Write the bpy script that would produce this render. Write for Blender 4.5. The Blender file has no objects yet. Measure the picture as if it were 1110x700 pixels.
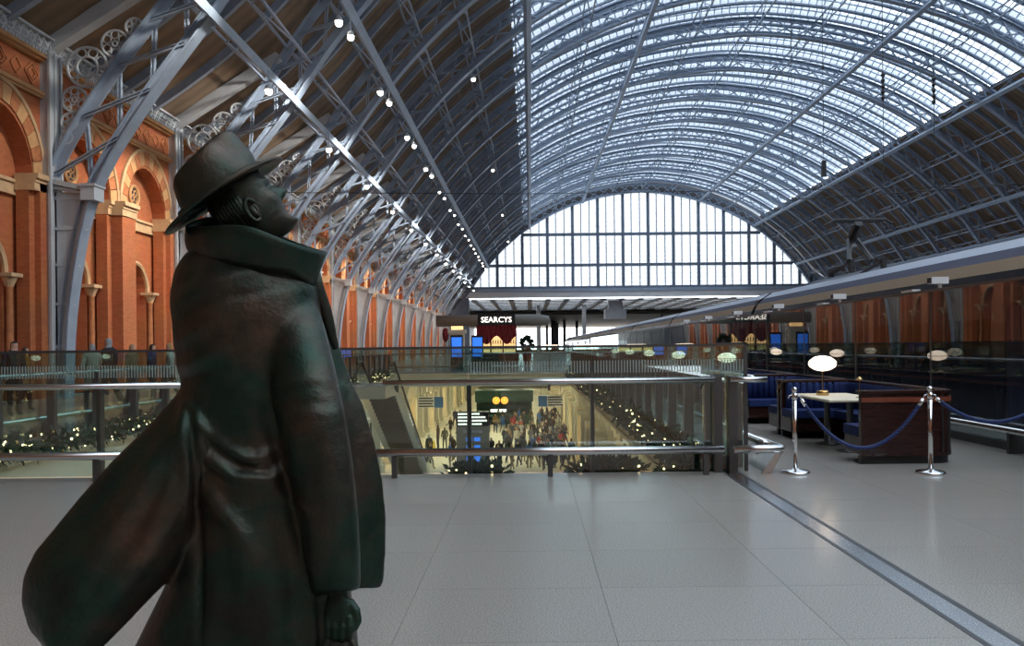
import bpy, bmesh, math, random
import numpy as np
from mathutils import Vector, Matrix
random.seed(7)
R = math.radians
scene = bpy.context.scene
col = scene.collection
EYE = 1.55
# ---------------------------------------------------------------- camera
cam = bpy.data.cameras.new('camera')
cam.sensor_width = 36.0
cam.lens = 830.0 / 1110.0 * 36.0
cam.shift_x = -20.0 / 1110.0
cam.shift_y = 25.0 / 1110.0
cam.clip_end = 1000
cam.clip_start = 0.05
camo = bpy.data.objects.new('camera', cam)
camo.matrix_world = Matrix.Translation((0, 0, EYE)) @ Matrix.Rotation(R(90), 4, 'X') @ Matrix.Rotation(R(-0.6), 4, 'Z')
col.objects.link(camo)
scene.camera = camo
# ---------------------------------------------------------------- sky, exposure
scene.view_settings.view_transform = 'Standard'
scene.view_settings.look = 'None'
scene.view_settings.gamma = 1.0
scene.view_settings.use_curve_mapping = False
scene.view_settings.exposure = 0.0
w = bpy.data.worlds.new('overcast_sky'); scene.world = w
w.use_nodes = True
bg = w.node_tree.nodes['Background']
bg.inputs[0].default_value = (0.86, 0.93, 1.0, 1)
bg.inputs[1].default_value = 5.2
XC, HW = 20.7, 36.7          # centre line and half width of the train shed
BAY, Y0 = 8.94, 25.4         # rib spacing, first rib in view
YEND = Y0 + 13 * BAY         # far gable
# portal: tells the sampler where the sky shows through the roof glazing
def portal(name, loc, rot, sx, sy):
    l = bpy.data.lights.new(name, 'AREA'); l.shape = 'RECTANGLE'; l.size = sx; l.size_y = sy
    l.cycles.is_portal = True
    o = bpy.data.objects.new(name, l); o.location = loc; o.rotation_euler = rot; col.objects.link(o)
portal('skylight_portal', (XC, 55.0, 24.3), (0, 0, 0), 45.0, 178.0)
scene.cycles.use_denoising = True
scene.cycles.max_bounces = 7
scene.cycles.diffuse_bounces = 4
scene.cycles.glossy_bounces = 4
scene.cycles.transparent_max_bounces = 32
scene.cycles.sample_clamp_indirect = 5.0
scene.cycles.caustics_reflective = False
scene.cycles.caustics_refractive = False

# ---------------------------------------------------------------- materials
M = {}
def nodes_of(name):
    m = bpy.data.materials.new(name); m.use_nodes = True
    nt = m.node_tree
    return m, nt, nt.nodes['Principled BSDF']
def mat(name, c, rough=0.6, metal=0.0, var=0.0, scale=4.0, c2=None, bump=0.0, bscale=None, detail=4, spec=0.5, coord='Object', stretch=None):
    m, nt, b = nodes_of(name)
    b.inputs['Roughness'].default_value = rough
    b.inputs['Metallic'].default_value = metal
    b.inputs['Specular IOR Level'].default_value = spec
    b.inputs['Base Color'].default_value = (*c, 1)
    if var or c2 or bump:
        tc = nt.nodes.new('ShaderNodeTexCoord')
        src = tc.outputs[coord]
        if stretch:
            mp = nt.nodes.new('ShaderNodeMapping'); mp.inputs['Scale'].default_value = stretch
            nt.links.new(src, mp.inputs[0]); src = mp.outputs[0]
        n = nt.nodes.new('ShaderNodeTexNoise'); n.inputs['Scale'].default_value = scale; n.inputs['Detail'].default_value = detail
        nt.links.new(src, n.inputs['Vector'])
        if var or c2:
            r = nt.nodes.new('ShaderNodeValToRGB')
            a = c if c2 else tuple(max(0, x * (1 - var)) for x in c)
            e = c2 if c2 else tuple(x * (1 + var) for x in c)
            r.color_ramp.elements[0].position = 0.32; r.color_ramp.elements[1].position = 0.68
            r.color_ramp.elements[0].color = (*a, 1); r.color_ramp.elements[1].color = (*e, 1)
            nt.links.new(n.outputs['Fac'], r.inputs[0]); nt.links.new(r.outputs[0], b.inputs['Base Color'])
        if bump:
            n2 = n
            if bscale:
                n2 = nt.nodes.new('ShaderNodeTexNoise'); n2.inputs['Scale'].default_value = bscale
                nt.links.new(src, n2.inputs['Vector'])
            bp = nt.nodes.new('ShaderNodeBump'); bp.inputs['Strength'].default_value = bump; bp.inputs['Distance'].default_value = 0.02
            nt.links.new(n2.outputs['Fac'], bp.inputs['Height']); nt.links.new(bp.outputs[0], b.inputs['Normal'])
    M[name] = m
    return m
def emit(name, c, s):
    m, nt, b = nodes_of(name)
    b.inputs['Base Color'].default_value = (*c, 1)
    b.inputs['Emission Color'].default_value = (*c, 1); b.inputs['Emission Strength'].default_value = s
    M[name] = m
    return m
def thin_glass(name, tint, f0=0.06, boost=1.0, rough=0.0, base=None, basefac=0.0):
    """thin pane: Schlick reflection over a tinted transparent pane, optionally a little dirt"""
    m = bpy.data.materials.new(name); m.use_nodes = True
    nt = m.node_tree; nt.nodes.clear()
    out = nt.nodes.new('ShaderNodeOutputMaterial')
    lw = nt.nodes.new('ShaderNodeLayerWeight'); lw.inputs['Blend'].default_value = 0.5
    p = nt.nodes.new('ShaderNodeMath'); p.operation = 'POWER'; p.inputs[1].default_value = 4.0
    nt.links.new(lw.outputs['Facing'], p.inputs[0])
    ma = nt.nodes.new('ShaderNodeMath'); ma.operation = 'MULTIPLY_ADD'; ma.use_clamp = True
    ma.inputs[1].default_value = 0.9 * boost; ma.inputs[2].default_value = f0
    nt.links.new(p.outputs[0], ma.inputs[0])
    tr = nt.nodes.new('ShaderNodeBsdfTransparent'); tr.inputs[0].default_value = (*tint, 1)
    gl = nt.nodes.new('ShaderNodeBsdfGlossy'); gl.inputs['Roughness'].default_value = rough; gl.inputs[0].default_value = (1, 1, 1, 1)
    body = tr
    if base:
        df = nt.nodes.new('ShaderNodeBsdfTranslucent'); df.inputs[0].default_value = (*base, 1)
        mx0 = nt.nodes.new('ShaderNodeMixShader'); mx0.inputs[0].default_value = basefac
        nt.links.new(tr.outputs[0], mx0.inputs[1]); nt.links.new(df.outputs[0], mx0.inputs[2]); body = mx0
    mx = nt.nodes.new('ShaderNodeMixShader')
    nt.links.new(ma.outputs[0], mx.inputs[0]); nt.links.new(body.outputs[0], mx.inputs[1]); nt.links.new(gl.outputs[0], mx.inputs[2])
    nt.links.new(mx.outputs[0], out.inputs[0])
    M[name] = m
    return m

mat('iron', (0.275, 0.335, 0.425), 0.42, 0.0, 0.10, 1.5)
mat('iron_pale', (0.36, 0.44, 0.55), 0.42, 0.0, 0.08, 1.5)
mat('iron_grey', (0.47, 0.50, 0.53), 0.38, 0.0, 0.10, 1.2)
mat('iron_dark', (0.16, 0.20, 0.26), 0.5, 0.0, 0.1, 2)
mat('steel', (0.62, 0.62, 0.62), 0.22, 1.0)
mat('steel_dark', (0.10, 0.10, 0.10), 0.4, 0.6)
mat('chrome', (0.75, 0.75, 0.75), 0.08, 1.0)
mat('stone', (0.58, 0.39, 0.22), 0.75, 0, 0.12, 3, bump=0.2)
mat('stone_band', (0.54, 0.30, 0.135), 0.75, 0, 0.12, 3, bump=0.2)
mat('brick_voussoir', (0.44, 0.165, 0.065), 0.8, 0, 0.18, 6, bump=0.2)
mat('cream', (0.72, 0.64, 0.48), 0.6, 0, 0.06, 2)
mat('dark', (0.03, 0.03, 0.035), 0.6)
mat('black', (0.012, 0.012, 0.014), 0.5)
mat('white', (0.8, 0.8, 0.8), 0.5)
mat('mahogany', (0.030, 0.010, 0.008), 0.25, 0, 0.35, 3, stretch=(1, 1, 12))
mat('mahogany_red', (0.20, 0.055, 0.03), 0.25, 0, 0.2, 3)
mat('velvet', (0.008, 0.022, 0.10), 0.75, 0, 0.25, 8, spec=0.3)
mat('rope', (0.012, 0.03, 0.13), 0.6, 0, 0.3, 60)
mat('red_drape', (0.20, 0.012, 0.014), 0.7, 0, 0.2, 6)
mat('leaf', (0.012, 0.045, 0.018), 0.6, 0, 0.4, 12)
mat('brass', (0.55, 0.38, 0.16), 0.25, 1.0)
thin_glass('glass_balustrade', (0.80, 0.90, 0.88), 0.085, 0.9)
thin_glass('glass_screen', (0.55, 0.60, 0.60), 0.055, 0.65)
thin_glass('glass_roof', (0.52, 0.56, 0.60), 0.05, 0.5, 0.2, (0.7, 0.75, 0.8), 0.35)
thin_glass('glass_gable', (0.54, 0.54, 0.54), 0.04, 0.5, 0.2, (0.8, 0.82, 0.84), 0.3)
emit('lamp_white', (1.0, 0.93, 0.82), 14)
emit('lamp_warm', (1.0, 0.62, 0.28), 5)
emit('lamp_globe', (1.0, 0.80, 0.62), 3.0)
emit('lamp_tiny', (1.0, 0.72, 0.36), 6)
emit('screen_blue', (0.04, 0.20, 0.85), 1.0)
emit('screen_cyan', (0.10, 0.45, 0.9), 1.4)
emit('sign_text', (1.0, 0.92, 0.82), 2.5)
emit('shelf_glow', (1.0, 0.62, 0.26), 1.4)
emit('orange_glow', (1.0, 0.36, 0.05), 2.2)

# brick: bond laid out in the plane of the wall (object Y, Z)
m, nt, b = nodes_of('brick'); M['brick'] = m
tc = nt.nodes.new('ShaderNodeTexCoord'); sp = nt.nodes.new('ShaderNodeSeparateXYZ'); cb = nt.nodes.new('ShaderNodeCombineXYZ')
nt.links.new(tc.outputs['Object'], sp.inputs[0])
ad = nt.nodes.new('ShaderNodeMath'); ad.operation = 'ADD'
nt.links.new(sp.outputs[0], ad.inputs[0]); nt.links.new(sp.outputs[1], ad.inputs[1])
nt.links.new(ad.outputs[0], cb.inputs[0]); nt.links.new(sp.outputs[2], cb.inputs[1])
br = nt.nodes.new('ShaderNodeTexBrick'); br.inputs['Scale'].default_value = 1.0
br.inputs['Brick Width'].default_value = 0.225; br.inputs['Row Height'].default_value = 0.075; br.inputs['Mortar Size'].default_value = 0.006
br.inputs['Color1'].default_value = (0.56, 0.175, 0.062, 1); br.inputs['Color2'].default_value = (0.46, 0.13, 0.046, 1); br.inputs['Mortar'].default_value = (0.46, 0.2, 0.1, 1)
nt.links.new(cb.outputs[0], br.inputs['Vector'])
nz = nt.nodes.new('ShaderNodeTexNoise'); nz.inputs['Scale'].default_value = 0.8; nt.links.new(tc.outputs['Object'], nz.inputs['Vector'])
mixc = nt.nodes.new('ShaderNodeMixRGB'); mixc.blend_type = 'MULTIPLY'; mixc.inputs[0].default_value = 0.35
nt.links.new(br.outputs[0], mixc.inputs[1]); nt.links.new(nz.outputs['Color'], mixc.inputs[2]); nt.links.new(mixc.outputs[0], b.inputs['Base Color'])
b.inputs['Roughness'].default_value = 0.8

# timber deck under the slates: boards running with the curve
m, nt, b = nodes_of('deck_timber'); M['deck_timber'] = m
tc = nt.nodes.new('ShaderNodeTexCoord')
wv = nt.nodes.new('ShaderNodeTexWave'); wv.bands_direction = 'Y'; wv.inputs['Scale'].default_value = 0.45; wv.inputs['Distortion'].default_value = 0.6
nt.links.new(tc.outputs['Object'], wv.inputs['Vector'])
nz = nt.nodes.new('ShaderNodeTexNoise'); nz.inputs['Scale'].default_value = 1.2; nz.inputs['Detail'].default_value = 6
nt.links.new(tc.outputs['Object'], nz.inputs['Vector'])
r1 = nt.nodes.new('ShaderNodeValToRGB'); r1.color_ramp.elements[0].color = (0.15, 0.105, 0.072, 1); r1.color_ramp.elements[1].color = (0.34, 0.24, 0.155, 1)
nt.links.new(nz.outputs['Fac'], r1.inputs[0])
mixc = nt.nodes.new('ShaderNodeMixRGB'); mixc.blend_type = 'MULTIPLY'; mixc.inputs[0].default_value = 0.25
nt.links.new(r1.outputs[0], mixc.inputs[1]); nt.links.new(wv.outputs[0], mixc.inputs[2]); nt.links.new(mixc.outputs[0], b.inputs['Base Color'])
b.inputs['Roughness'].default_value = 0.75

# terrazzo
m, nt, b = nodes_of('terrazzo'); M['terrazzo'] = m
tc = nt.nodes.new('ShaderNodeTexCoord'); oi = nt.nodes.new('ShaderNodeObjectInfo')
v = nt.nodes.new('ShaderNodeTexVoronoi'); v.inputs['Scale'].default_value = 55
geo = nt.nodes.new('ShaderNodeNewGeometry')
nt.links.new(geo.outputs['Position'], v.inputs['Vector'])
n1 = nt.nodes.new('ShaderNodeTexNoise'); n1.inputs['Scale'].default_value = 110; n1.inputs['Detail'].default_value = 2
nt.links.new(geo.outputs['Position'], n1.inputs['Vector'])
n2 = nt.nodes.new('ShaderNodeTexNoise'); n2.inputs['Scale'].default_value = 0.7; n2.inputs['Detail'].default_value = 3
nt.links.new(geo.outputs['Position'], n2.inputs['Vector'])
r1 = nt.nodes.new('ShaderNodeValToRGB')
r1.color_ramp.elements[0].position = 0.35; r1.color_ramp.elements[0].color = (0.24, 0.222, 0.194, 1)
r1.color_ramp.elements[1].position = 0.65; r1.color_ramp.elements[1].color = (0.42, 0.392, 0.347, 1)
nt.links.new(n1.outputs['Fac'], r1.inputs[0])
mm = nt.nodes.new('ShaderNodeMixRGB'); mm.blend_type = 'MULTIPLY'; mm.inputs[0].default_value = 1.0
rr = nt.nodes.new('ShaderNodeMapRange'); rr.inputs['To Min'].default_value = 0.97; rr.inputs['To Max'].default_value = 1.02
nt.links.new(oi.outputs['Random'], rr.inputs['Value']); nt.links.new(r1.outputs[0], mm.inputs[1]); nt.links.new(rr.outputs[0], mm.inputs[2])
nt.links.new(mm.outputs[0], b.inputs['Base Color'])
rr2 = nt.nodes.new('ShaderNodeMapRange'); rr2.inputs['To Min'].default_value = 0.13; rr2.inputs['To Max'].default_value = 0.24
nt.links.new(n2.outputs['Fac'], rr2.inputs['Value']); nt.links.new(rr2.outputs[0], b.inputs['Roughness'])
mat('floor_joint', (0.24, 0.235, 0.225), 0.6)

# etched stripes on the glass (flat print)
m = bpy.data.materials.new('etched_stripes'); m.use_nodes = True; M['etched_stripes'] = m
nt = m.node_tree; nt.nodes.clear()
out = nt.nodes.new('ShaderNodeOutputMaterial'); tc = nt.nodes.new('ShaderNodeTexCoord'); sp = nt.nodes.new('ShaderNodeSeparateXYZ')
nt.links.new(tc.outputs['Object'], sp.inputs[0])
mu = nt.nodes.new('ShaderNodeMath'); mu.operation = 'MULTIPLY'; mu.inputs[1].default_value = 1 / 0.036
nt.links.new(sp.outputs[0], mu.inputs[0])
fr = nt.nodes.new('ShaderNodeMath'); fr.operation = 'FRACT'; nt.links.new(mu.outputs[0], fr.inputs[0])
gt = nt.nodes.new('ShaderNodeMath'); gt.operation = 'GREATER_THAN'; gt.inputs[1].default_value = 0.60; nt.links.new(fr.outputs[0], gt.inputs[0])
mf = nt.nodes.new('ShaderNodeMath'); mf.operation = 'MULTIPLY'; mf.inputs[1].default_value = 0.8; nt.links.new(gt.outputs[0], mf.inputs[0])
tr = nt.nodes.new('ShaderNodeBsdfTransparent')
df = nt.nodes.new('ShaderNodeBsdfDiffuse'); df.inputs[0].default_value = (0.55, 0.62, 0.60, 1)
tl = nt.nodes.new('ShaderNodeBsdfTranslucent'); tl.inputs[0].default_value = (0.6, 0.66, 0.64, 1)
a1 = nt.nodes.new('ShaderNodeMixShader'); a1.inputs[0].default_value = 0.5; nt.links.new(df.outputs[0], a1.inputs[1]); nt.links.new(tl.outputs[0], a1.inputs[2])
mx = nt.nodes.new('ShaderNodeMixShader'); nt.links.new(mf.outputs[0], mx.inputs[0]); nt.links.new(tr.outputs[0], mx.inputs[1]); nt.links.new(a1.outputs[0], mx.inputs[2])
nt.links.new(mx.outputs[0], out.inputs[0])

# ---------------------------------------------------------------- mesh helpers
class MB:
    def __init__(s): s.v = []; s.f = []; s.mi = []; s.cur = 0
    def add(s, vs, fs):
        o = len(s.v); s.v += [tuple(p) for p in vs]
        for f in fs: s.f.append(tuple(i + o for i in f)); s.mi.append(s.cur)
        return s
    def box(s, x0, x1, y0, y1, z0, z1):
        vs = [(x0, y0, z0), (x1, y0, z0), (x1, y1, z0), (x0, y1, z0), (x0, y0, z1), (x1, y0, z1), (x1, y1, z1), (x0, y1, z1)]
        return s.add(vs, [(3, 2, 1, 0), (4, 5, 6, 7), (0, 1, 5, 4), (1, 2, 6, 5), (2, 3, 7, 6), (3, 0, 4, 7)])
    def bar(s, p, q, w, h, up=(0, 1, 0)):
        p = Vector(p); q = Vector(q); d = (q - p)
        if d.length < 1e-6: return s
        d.normalize(); u = Vector(up)
        a = d.cross(u)
        if a.length < 1e-3: a = d.cross(Vector((0, 0, 1)))
        if a.length < 1e-3: a = d.cross(Vector((1, 0, 0)))
        a.normalize(); b = a.cross(d); b.normalize()
        a *= w / 2; b *= h / 2
        vs = [p - a - b, p + a - b, p + a + b, p - a + b, q - a - b, q + a - b, q + a + b, q - a + b]
        return s.add(vs, [(3, 2, 1, 0), (4, 5, 6, 7), (0, 1, 5, 4), (1, 2, 6, 5), (2, 3, 7, 6), (3, 0, 4, 7)])
    def tube(s, pts, r, n=8, cap=True, closed=False):
        P = [Vector(p) for p in pts]; m = len(P)
        rs = r if hasattr(r, '__len__') else [r] * m
        ref = None; o = len(s.v); vs = []; fs = []
        for i in range(m):
            if closed: t = P[(i + 1) % m] - P[i - 1]
            else: t = P[min(i + 1, m - 1)] - P[max(i - 1, 0)]
            t.normalize()
            if ref is None:
                ref = Vector((0, 0, 1)) if abs(t.z) < 0.9 else Vector((1, 0, 0))
            a = ref - t * ref.dot(t); a.normalize(); ref = a; b = t.cross(a)
            for k in range(n):
                c = 2 * math.pi * k / n
                vs.append(P[i] + (a * math.cos(c) + b * math.sin(c)) * rs[i])
        for i in range(m if closed else m - 1):
            j = (i + 1) % m
            for k in range(n):
                l = (k + 1) % n
                fs.append((i * n + k, i * n + l, j * n + l, j * n + k))
        if cap and not closed:
            fs.append(tuple(range(n - 1, -1, -1))); fs.append(tuple((m - 1) * n + k for k in range(n)))
        return s.add(vs, fs)
    def lathe(s, prof, n=16, c=(0, 0, 0), sx=1, sy=1):
        vs = []; fs = []; m = len(prof)
        for r, z in prof:
            for k in range(n):
                a = 2 * math.pi * k / n
                vs.append((c[0] + r * math.cos(a) * sx, c[1] + r * math.sin(a) * sy, c[2] + z))
        for i in range(m - 1):
            for k in range(n):
                l = (k + 1) % n
                fs.append((i * n + k, i * n + l, (i + 1) * n + l, (i + 1) * n + k))
        fs.append(tuple(range(n - 1, -1, -1))); fs.append(tuple((m - 1) * n + k for k in range(n)))
        return s.add(vs, fs)
    def ring_xz(s, cx, y, cz, r, t, n=24, m=6):
        return s.tube([(cx + r * math.cos(2 * math.pi * k / n), y, cz + r * math.sin(2 * math.pi * k / n)) for k in range(n)], t, m, closed=True)
    def sphere(s, c, r, n=10, m=6, sz=1.0):
        prof = [(max(1e-4, r * math.sin(math.pi * i / m)), -r * sz * math.cos(math.pi * i / m)) for i in range(m + 1)]
        return s.lathe(prof, n, c)
    def mesh(s, name, mats, smooth=False):
        me = bpy.data.meshes.new(name)
        me.from_pydata(s.v, [], s.f)
        for mm in (mats if isinstance(mats, (list, tuple)) else [mats]): me.materials.append(M[mm])
        if any(s.mi): me.polygons.foreach_set('material_index', s.mi)
        if smooth:
            me.polygons.foreach_set('use_smooth', [True] * len(me.polygons))
        me.update()
        return me
    def build(s, name, mats, parent=None, smooth=False, loc=None):
        return link(name, s.mesh(name, mats, smooth), parent, loc)
def link(name, me, parent=None, loc=None, rot=None):
    o = bpy.data.objects.new(name, me); col.objects.link(o)
    if parent: o.parent = parent
    if loc is not None: o.location = loc
    if rot is not None: o.rotation_euler = rot
    return o
def tag(o, label=None, cat=None, group=None, kind=None):
    if label: o['label'] = label
    if cat: o['category'] = cat
    if group: o['group'] = group
    if kind: o['kind'] = kind
    return o
def thing(name, label, cat, loc=(0, 0, 0), rz=0, group=None, kind=None):
    o = link(name, None, None, loc, (0, 0, rz))
    o.empty_display_size = 0.1
    return tag(o, label, cat, group, kind)
def copy_tree(o, parent=None):
    c = o.copy(); col.objects.link(c); c.parent = parent
    for ch in list(o.children): copy_tree(ch, c)
    return c
ORD = ['first', 'second', 'third', 'fourth', 'fifth', 'sixth', 'seventh', 'eighth', 'ninth', 'tenth', 'eleventh', 'twelfth', 'thirteenth', 'fourteenth', 'fifteenth', 'sixteenth', 'seventeenth', 'eighteenth', 'nineteenth', 'twentieth']
def spot(name, loc, target, energy, color=(1, 0.9, 0.78), size=70, blend=0.6, rad=0.12, parent=None):
    l = bpy.data.lights.new(name, 'SPOT'); l.energy = energy; l.color = color; l.spot_size = R(size); l.spot_blend = blend; l.shadow_soft_size = rad
    o = bpy.data.objects.new(name, l); col.objects.link(o)
    o.location = loc
    d = Vector(target) - Vector(loc)
    o.rotation_euler = d.to_track_quat('-Z', 'Y').to_euler()
    return o
# ================================================================ FLOOR
VX0, VX1, VY0, VY1 = -8.8, 2.62, 9.35, 48.0     # opening to the hall below
mb = MB()
mb.box(-17.6, 8.3, -37.2, VY0, -0.6, -0.012)
mb.box(-17.6, VX0, VY0, VY1, -0.6, -0.012)
mb.box(VX1, 8.3, VY0, VY1, -0.6, -0.012)
mb.box(-17.6, 8.3, VY1, 150, -0.6, -0.012)
mb.box(12.4, 57.4, -37.2, 150, -0.6, -0.0)
mb.box(8.3, 12.4, -37.2, 300, -1.5, -1.3)
floor = mb.build('floor', 'floor_joint'); tag(floor, 'pale grey speckled terrazzo concourse floor', kind='structure')
# floor slabs with narrow open joints, individually laid near the camera
def slab_mesh(sx, sy):
    return MB().box(0, sx, 0, sy, -0.012, 0.0).mesh('floor_slab', 'terrazzo')
TW, TL, GAP = 1.18, 0.89, 0.0025
tile_me = slab_mesh(TW - GAP, TL - GAP)
STRIP0, STRIP1 = 2.30, 2.52
def lay(x0, x1, y0, y1, rows_off=0):
    ny = int(math.ceil((y1 - y0) / TL - 1e-6)); nx = int(math.ceil((x1 - x0) / TW - 1e-6))
    for j in range(ny):
        ya = y0 + j * TL; yb = min(ya + TL, y1)
        for i in range(nx):
            xa = x0 + i * TW; xb = min(xa + TW, x1)
            if xb - xa < TW - 1e-3 or yb - ya < TL - 1e-3: me = slab_mesh(xb - xa - GAP, yb - ya - GAP)
            else: me = tile_me
            link('floor_slab', me, floor, (xa, ya, 0))
lay(-9.0, STRIP0, 0.45, VY0 - 0.1)
lay(STRIP1, 8.3, 0.45, 11.13)
# the rest of the floor, joints too fine to tell apart
mb = MB()
for (a, b_, c, d) in [(-16, 8.3, -37.2, 0.45), (-16, -9.0, 0.45, VY0), (-9.0, STRIP0, VY0 - 0.1, VY0), (-16, VX0, VY0, VY1), (VX1, 8.3, 11.13, VY1), (-16, 8.3, VY1, 150)]:
    mb.box(a, b_ - GAP, c, d - GAP, -0.012, 0.0)
o = mb.build('floor_field', 'terrazzo', floor)
# movement joint: two metal edges with a groove
mb = MB(); mb.box(STRIP0, STRIP0 + 0.035, 0.45, VY0 + 0.2, -0.012, 0.002); mb.box(STRIP1 - 0.045, STRIP1, 0.45, VY0 + 0.2, -0.012, 0.002)
mb.build('joint_edge', 'steel_dark', floor)
MB().box(STRIP0 + 0.035, STRIP1 - 0.045, 0.45, VY0 + 0.2, -0.012, 0.001).build('joint_cover', 'steel', floor)

# ================================================================ RIB PROFILE
ctrl = [(36.05, -1.5), (36.0, 0), (35.8, 3.2), (35.05, 6.7), (33.35, 9.6)]
for a in (58.2, 52, 45, 38.5, 32, 25.5, 19, 12.5, 6): ctrl.append((36.95 * math.sin(R(a)), -7.3 + 36.95 * math.cos(R(a))))
ctrl += [(0.0, 29.75), (-3.86, 29.4)]
def catmull(P, n):
    out = []
    for i in range(1, len(P) - 2):
        p0, p1, p2, p3 = [np.array(p, float) for p in P[i - 1:i + 3]]
        for k in range(n):
            t = k / n
            out.append(0.5 * (2 * p1 + (p2 - p0) * t + (2 * p0 - 5 * p1 + 4 * p2 - p3) * t * t + (3 * p1 - p0 - 3 * p2 + p3) * t ** 3))
    out.append(np.array(P[-2], float))
    return np.array(out)
half = catmull(ctrl, 24)
s_ = np.concatenate([[0], np.cumsum(np.linalg.norm(np.diff(half, axis=0), axis=1))])
SL = s_[-1]                                  # arc length of one half, springing to apex
def at_s(s):                                 # inner flange line, s from springing; beyond SL continues down the other side
    if s > SL:
        p = at_s(2 * SL - s); return np.array([-p[0], p[1]])
    return np.array([np.interp(s, s_, half[:, 0]), np.interp(s, s_, half[:, 1])])
def nrm(s):
    e = 0.15
    a, b = at_s(max(0, s - e)), at_s(min(2 * SL, s + e))
    t = (b - a) / np.linalg.norm(b - a)
    return np.array([t[1], -t[0]])           # outwards
def off(s, d):
    p = at_s(s) + nrm(s) * d
    p[0] = max(-HW + 0.1, min(HW - 0.1, p[0])); return p
def s_of_z(z): return float(np.interp(z, half[:, 1], s_))
def s_of_dx(dx): return float(np.interp(-dx, -half[:, 0], s_))
S_SPR = s_of_z(6.8)                          # where the open lattice starts
S_GL = s_of_dx(20.7)                         # edge of the glazing
DEP = 1.65
S_L0 = s_of_z(6.0)
def sweep(mb, f, s0, s1, n, w, h):
    """box section (w along the shed, h radially) following f(s) -> (dx, z) with outward normal"""
    vs = []; fs = []
    for i in range(n + 1):
        s = s0 + (s1 - s0) * i / n
        p, q = f(s, -h / 2), f(s, h / 2)
        for (c, yy) in ((p, -w / 2), (p, w / 2), (q, w / 2), (q, -w / 2)): vs.append((c[0], yy, c[1]))
    for i in range(n):
        for k in range(4):
            l = (k + 1) % 4; fs.append((i * 4 + k, i * 4 + l, i * 4 + 4 + l, i * 4 + 4 + k))
    fs.append((0, 1, 2, 3)); fs.append((n * 4 + 3, n * 4 + 2, n * 4 + 1, n * 4))
    mb.add(vs, [f_[::-1] for f_ in fs])
# ---- rib meshes (origin on the centre line at floor level)
RIBP = {}
mb = MB()
sweep(mb, lambda s, d: off(s, d + 0.03), 0, 2 * SL, 150, 0.50, 0.06)
sweep(mb, lambda s, d: off(s, d + 0.20), 0, 2 * SL, 150, 0.06, 0.30)
sweep(mb, lambda s, d: off(s, d + 0.36), 0, 2 * SL, 150, 0.22, 0.04)
RIBP['inner_chord'] = mb.mesh('inner_chord', 'iron')
mb = MB()
sweep(mb, lambda s, d: off(s, d + DEP), S_SPR, 2 * SL - S_SPR, 140, 0.46, 0.06)
sweep(mb, lambda s, d: off(s, d + DEP - 0.17), S_SPR, 2 * SL - S_SPR, 140, 0.06, 0.30)
RIBP['outer_chord'] = mb.mesh('outer_chord', 'iron')
NP = 46
span = (2 * SL - 2 * S_SPR)
braces = []
for i in range(NP):
    sa = S_SPR + span * i / NP; sb = S_SPR + span * (i + 1) / NP
    a, b_ = off(sa, 0.2), off(sb, DEP - 0.12)
    c, d = off(sa, DEP - 0.12), off(sb, 0.2)
    braces.append(((a[0], -0.06, a[1]), (b_[0], -0.06, b_[1])))
    braces.append(((c[0], 0.06, c[1]), (d[0], 0.06, d[1])))
mb = MB()
for p, q in braces: mb.bar(p, q, 0.12, 0.09)
RIBP['lattice'] = mb.mesh('lattice', 'iron')
def brace_mesh(p, q):
    m_ = MB(); 
    d = (Vector(q) - Vector(p)).normalized(); n = d.cross(Vector((0, 1, 0))); 
    for sgn in (-1, 1):
        o_ = n * 0.05 * sgn
        m_.bar(Vector(p) + o_, Vector(q) + o_, 0.035, 0.11)
    return m_.mesh('brace', 'iron')
brace_me = [brace_mesh(p, q) for p, q in braces]
# foot: plated box between wall post and curved inner flange
def foot(sgn):
    m_ = MB()
    n = 14; vs = []; fs = []
    for i in range(n + 1):
        z = 6.8 * i / n; s = s_of_z(z); p = at_s(s)
        vs += [(sgn * (p[0] + 0.05), -0.05, z), (sgn * HW, -0.05, z), (sgn * HW, 0.05, z), (sgn * (p[0] + 0.05), 0.05, z)]
    for i in range(n):
        for k in range(4):
            l = (k + 1) % 4; fs.append((i * 4 + k, i * 4 + l, i * 4 + 4 + l, i * 4 + 4 + k))
    m_.add(vs, fs)
    for z in (0.15, 1.7, 3.1, 4.4, 5.6, 6.6):                         # stiffener bars
        x = at_s(s_of_z(z))[0]; m_.bar((sgn * x, 0, z), (sgn * HW, 0, z), 0.16, 0.10, (0, 0, 1))
    for t in (0.25, 0.75):                                               # angle irons following the flange
        pts = []
        for i in range(9):
            z = 6.7 * i / 8; x = at_s(s_of_z(z))[0] + 0.32 + 0.0 * t
            pts.append((sgn * x, 0, z))
        for a, b_ in zip(pts[:-1], pts[1:]): m_.bar(a, b_, 0.05, 0.17)
    return m_.mesh('plated_foot', 'iron_grey')
def post(sgn):
    m_ = MB()
    m_.box(*sorted((sgn * (HW - 0.30), sgn * HW)), -0.30, 0.30, 0, 11.4)
    for yy in (-0.30, 0.30, 0.0): m_.box(*sorted((sgn * (HW - 0.36), sgn * (HW - 0.28))), yy - 0.05, yy + 0.05, 0, 11.4)
    m_.box(*sorted((sgn * (HW - 0.45), sgn * HW)), -0.4, 0.4, 0, 0.35)
    return m_.mesh('wall_post', 'iron_grey')
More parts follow.
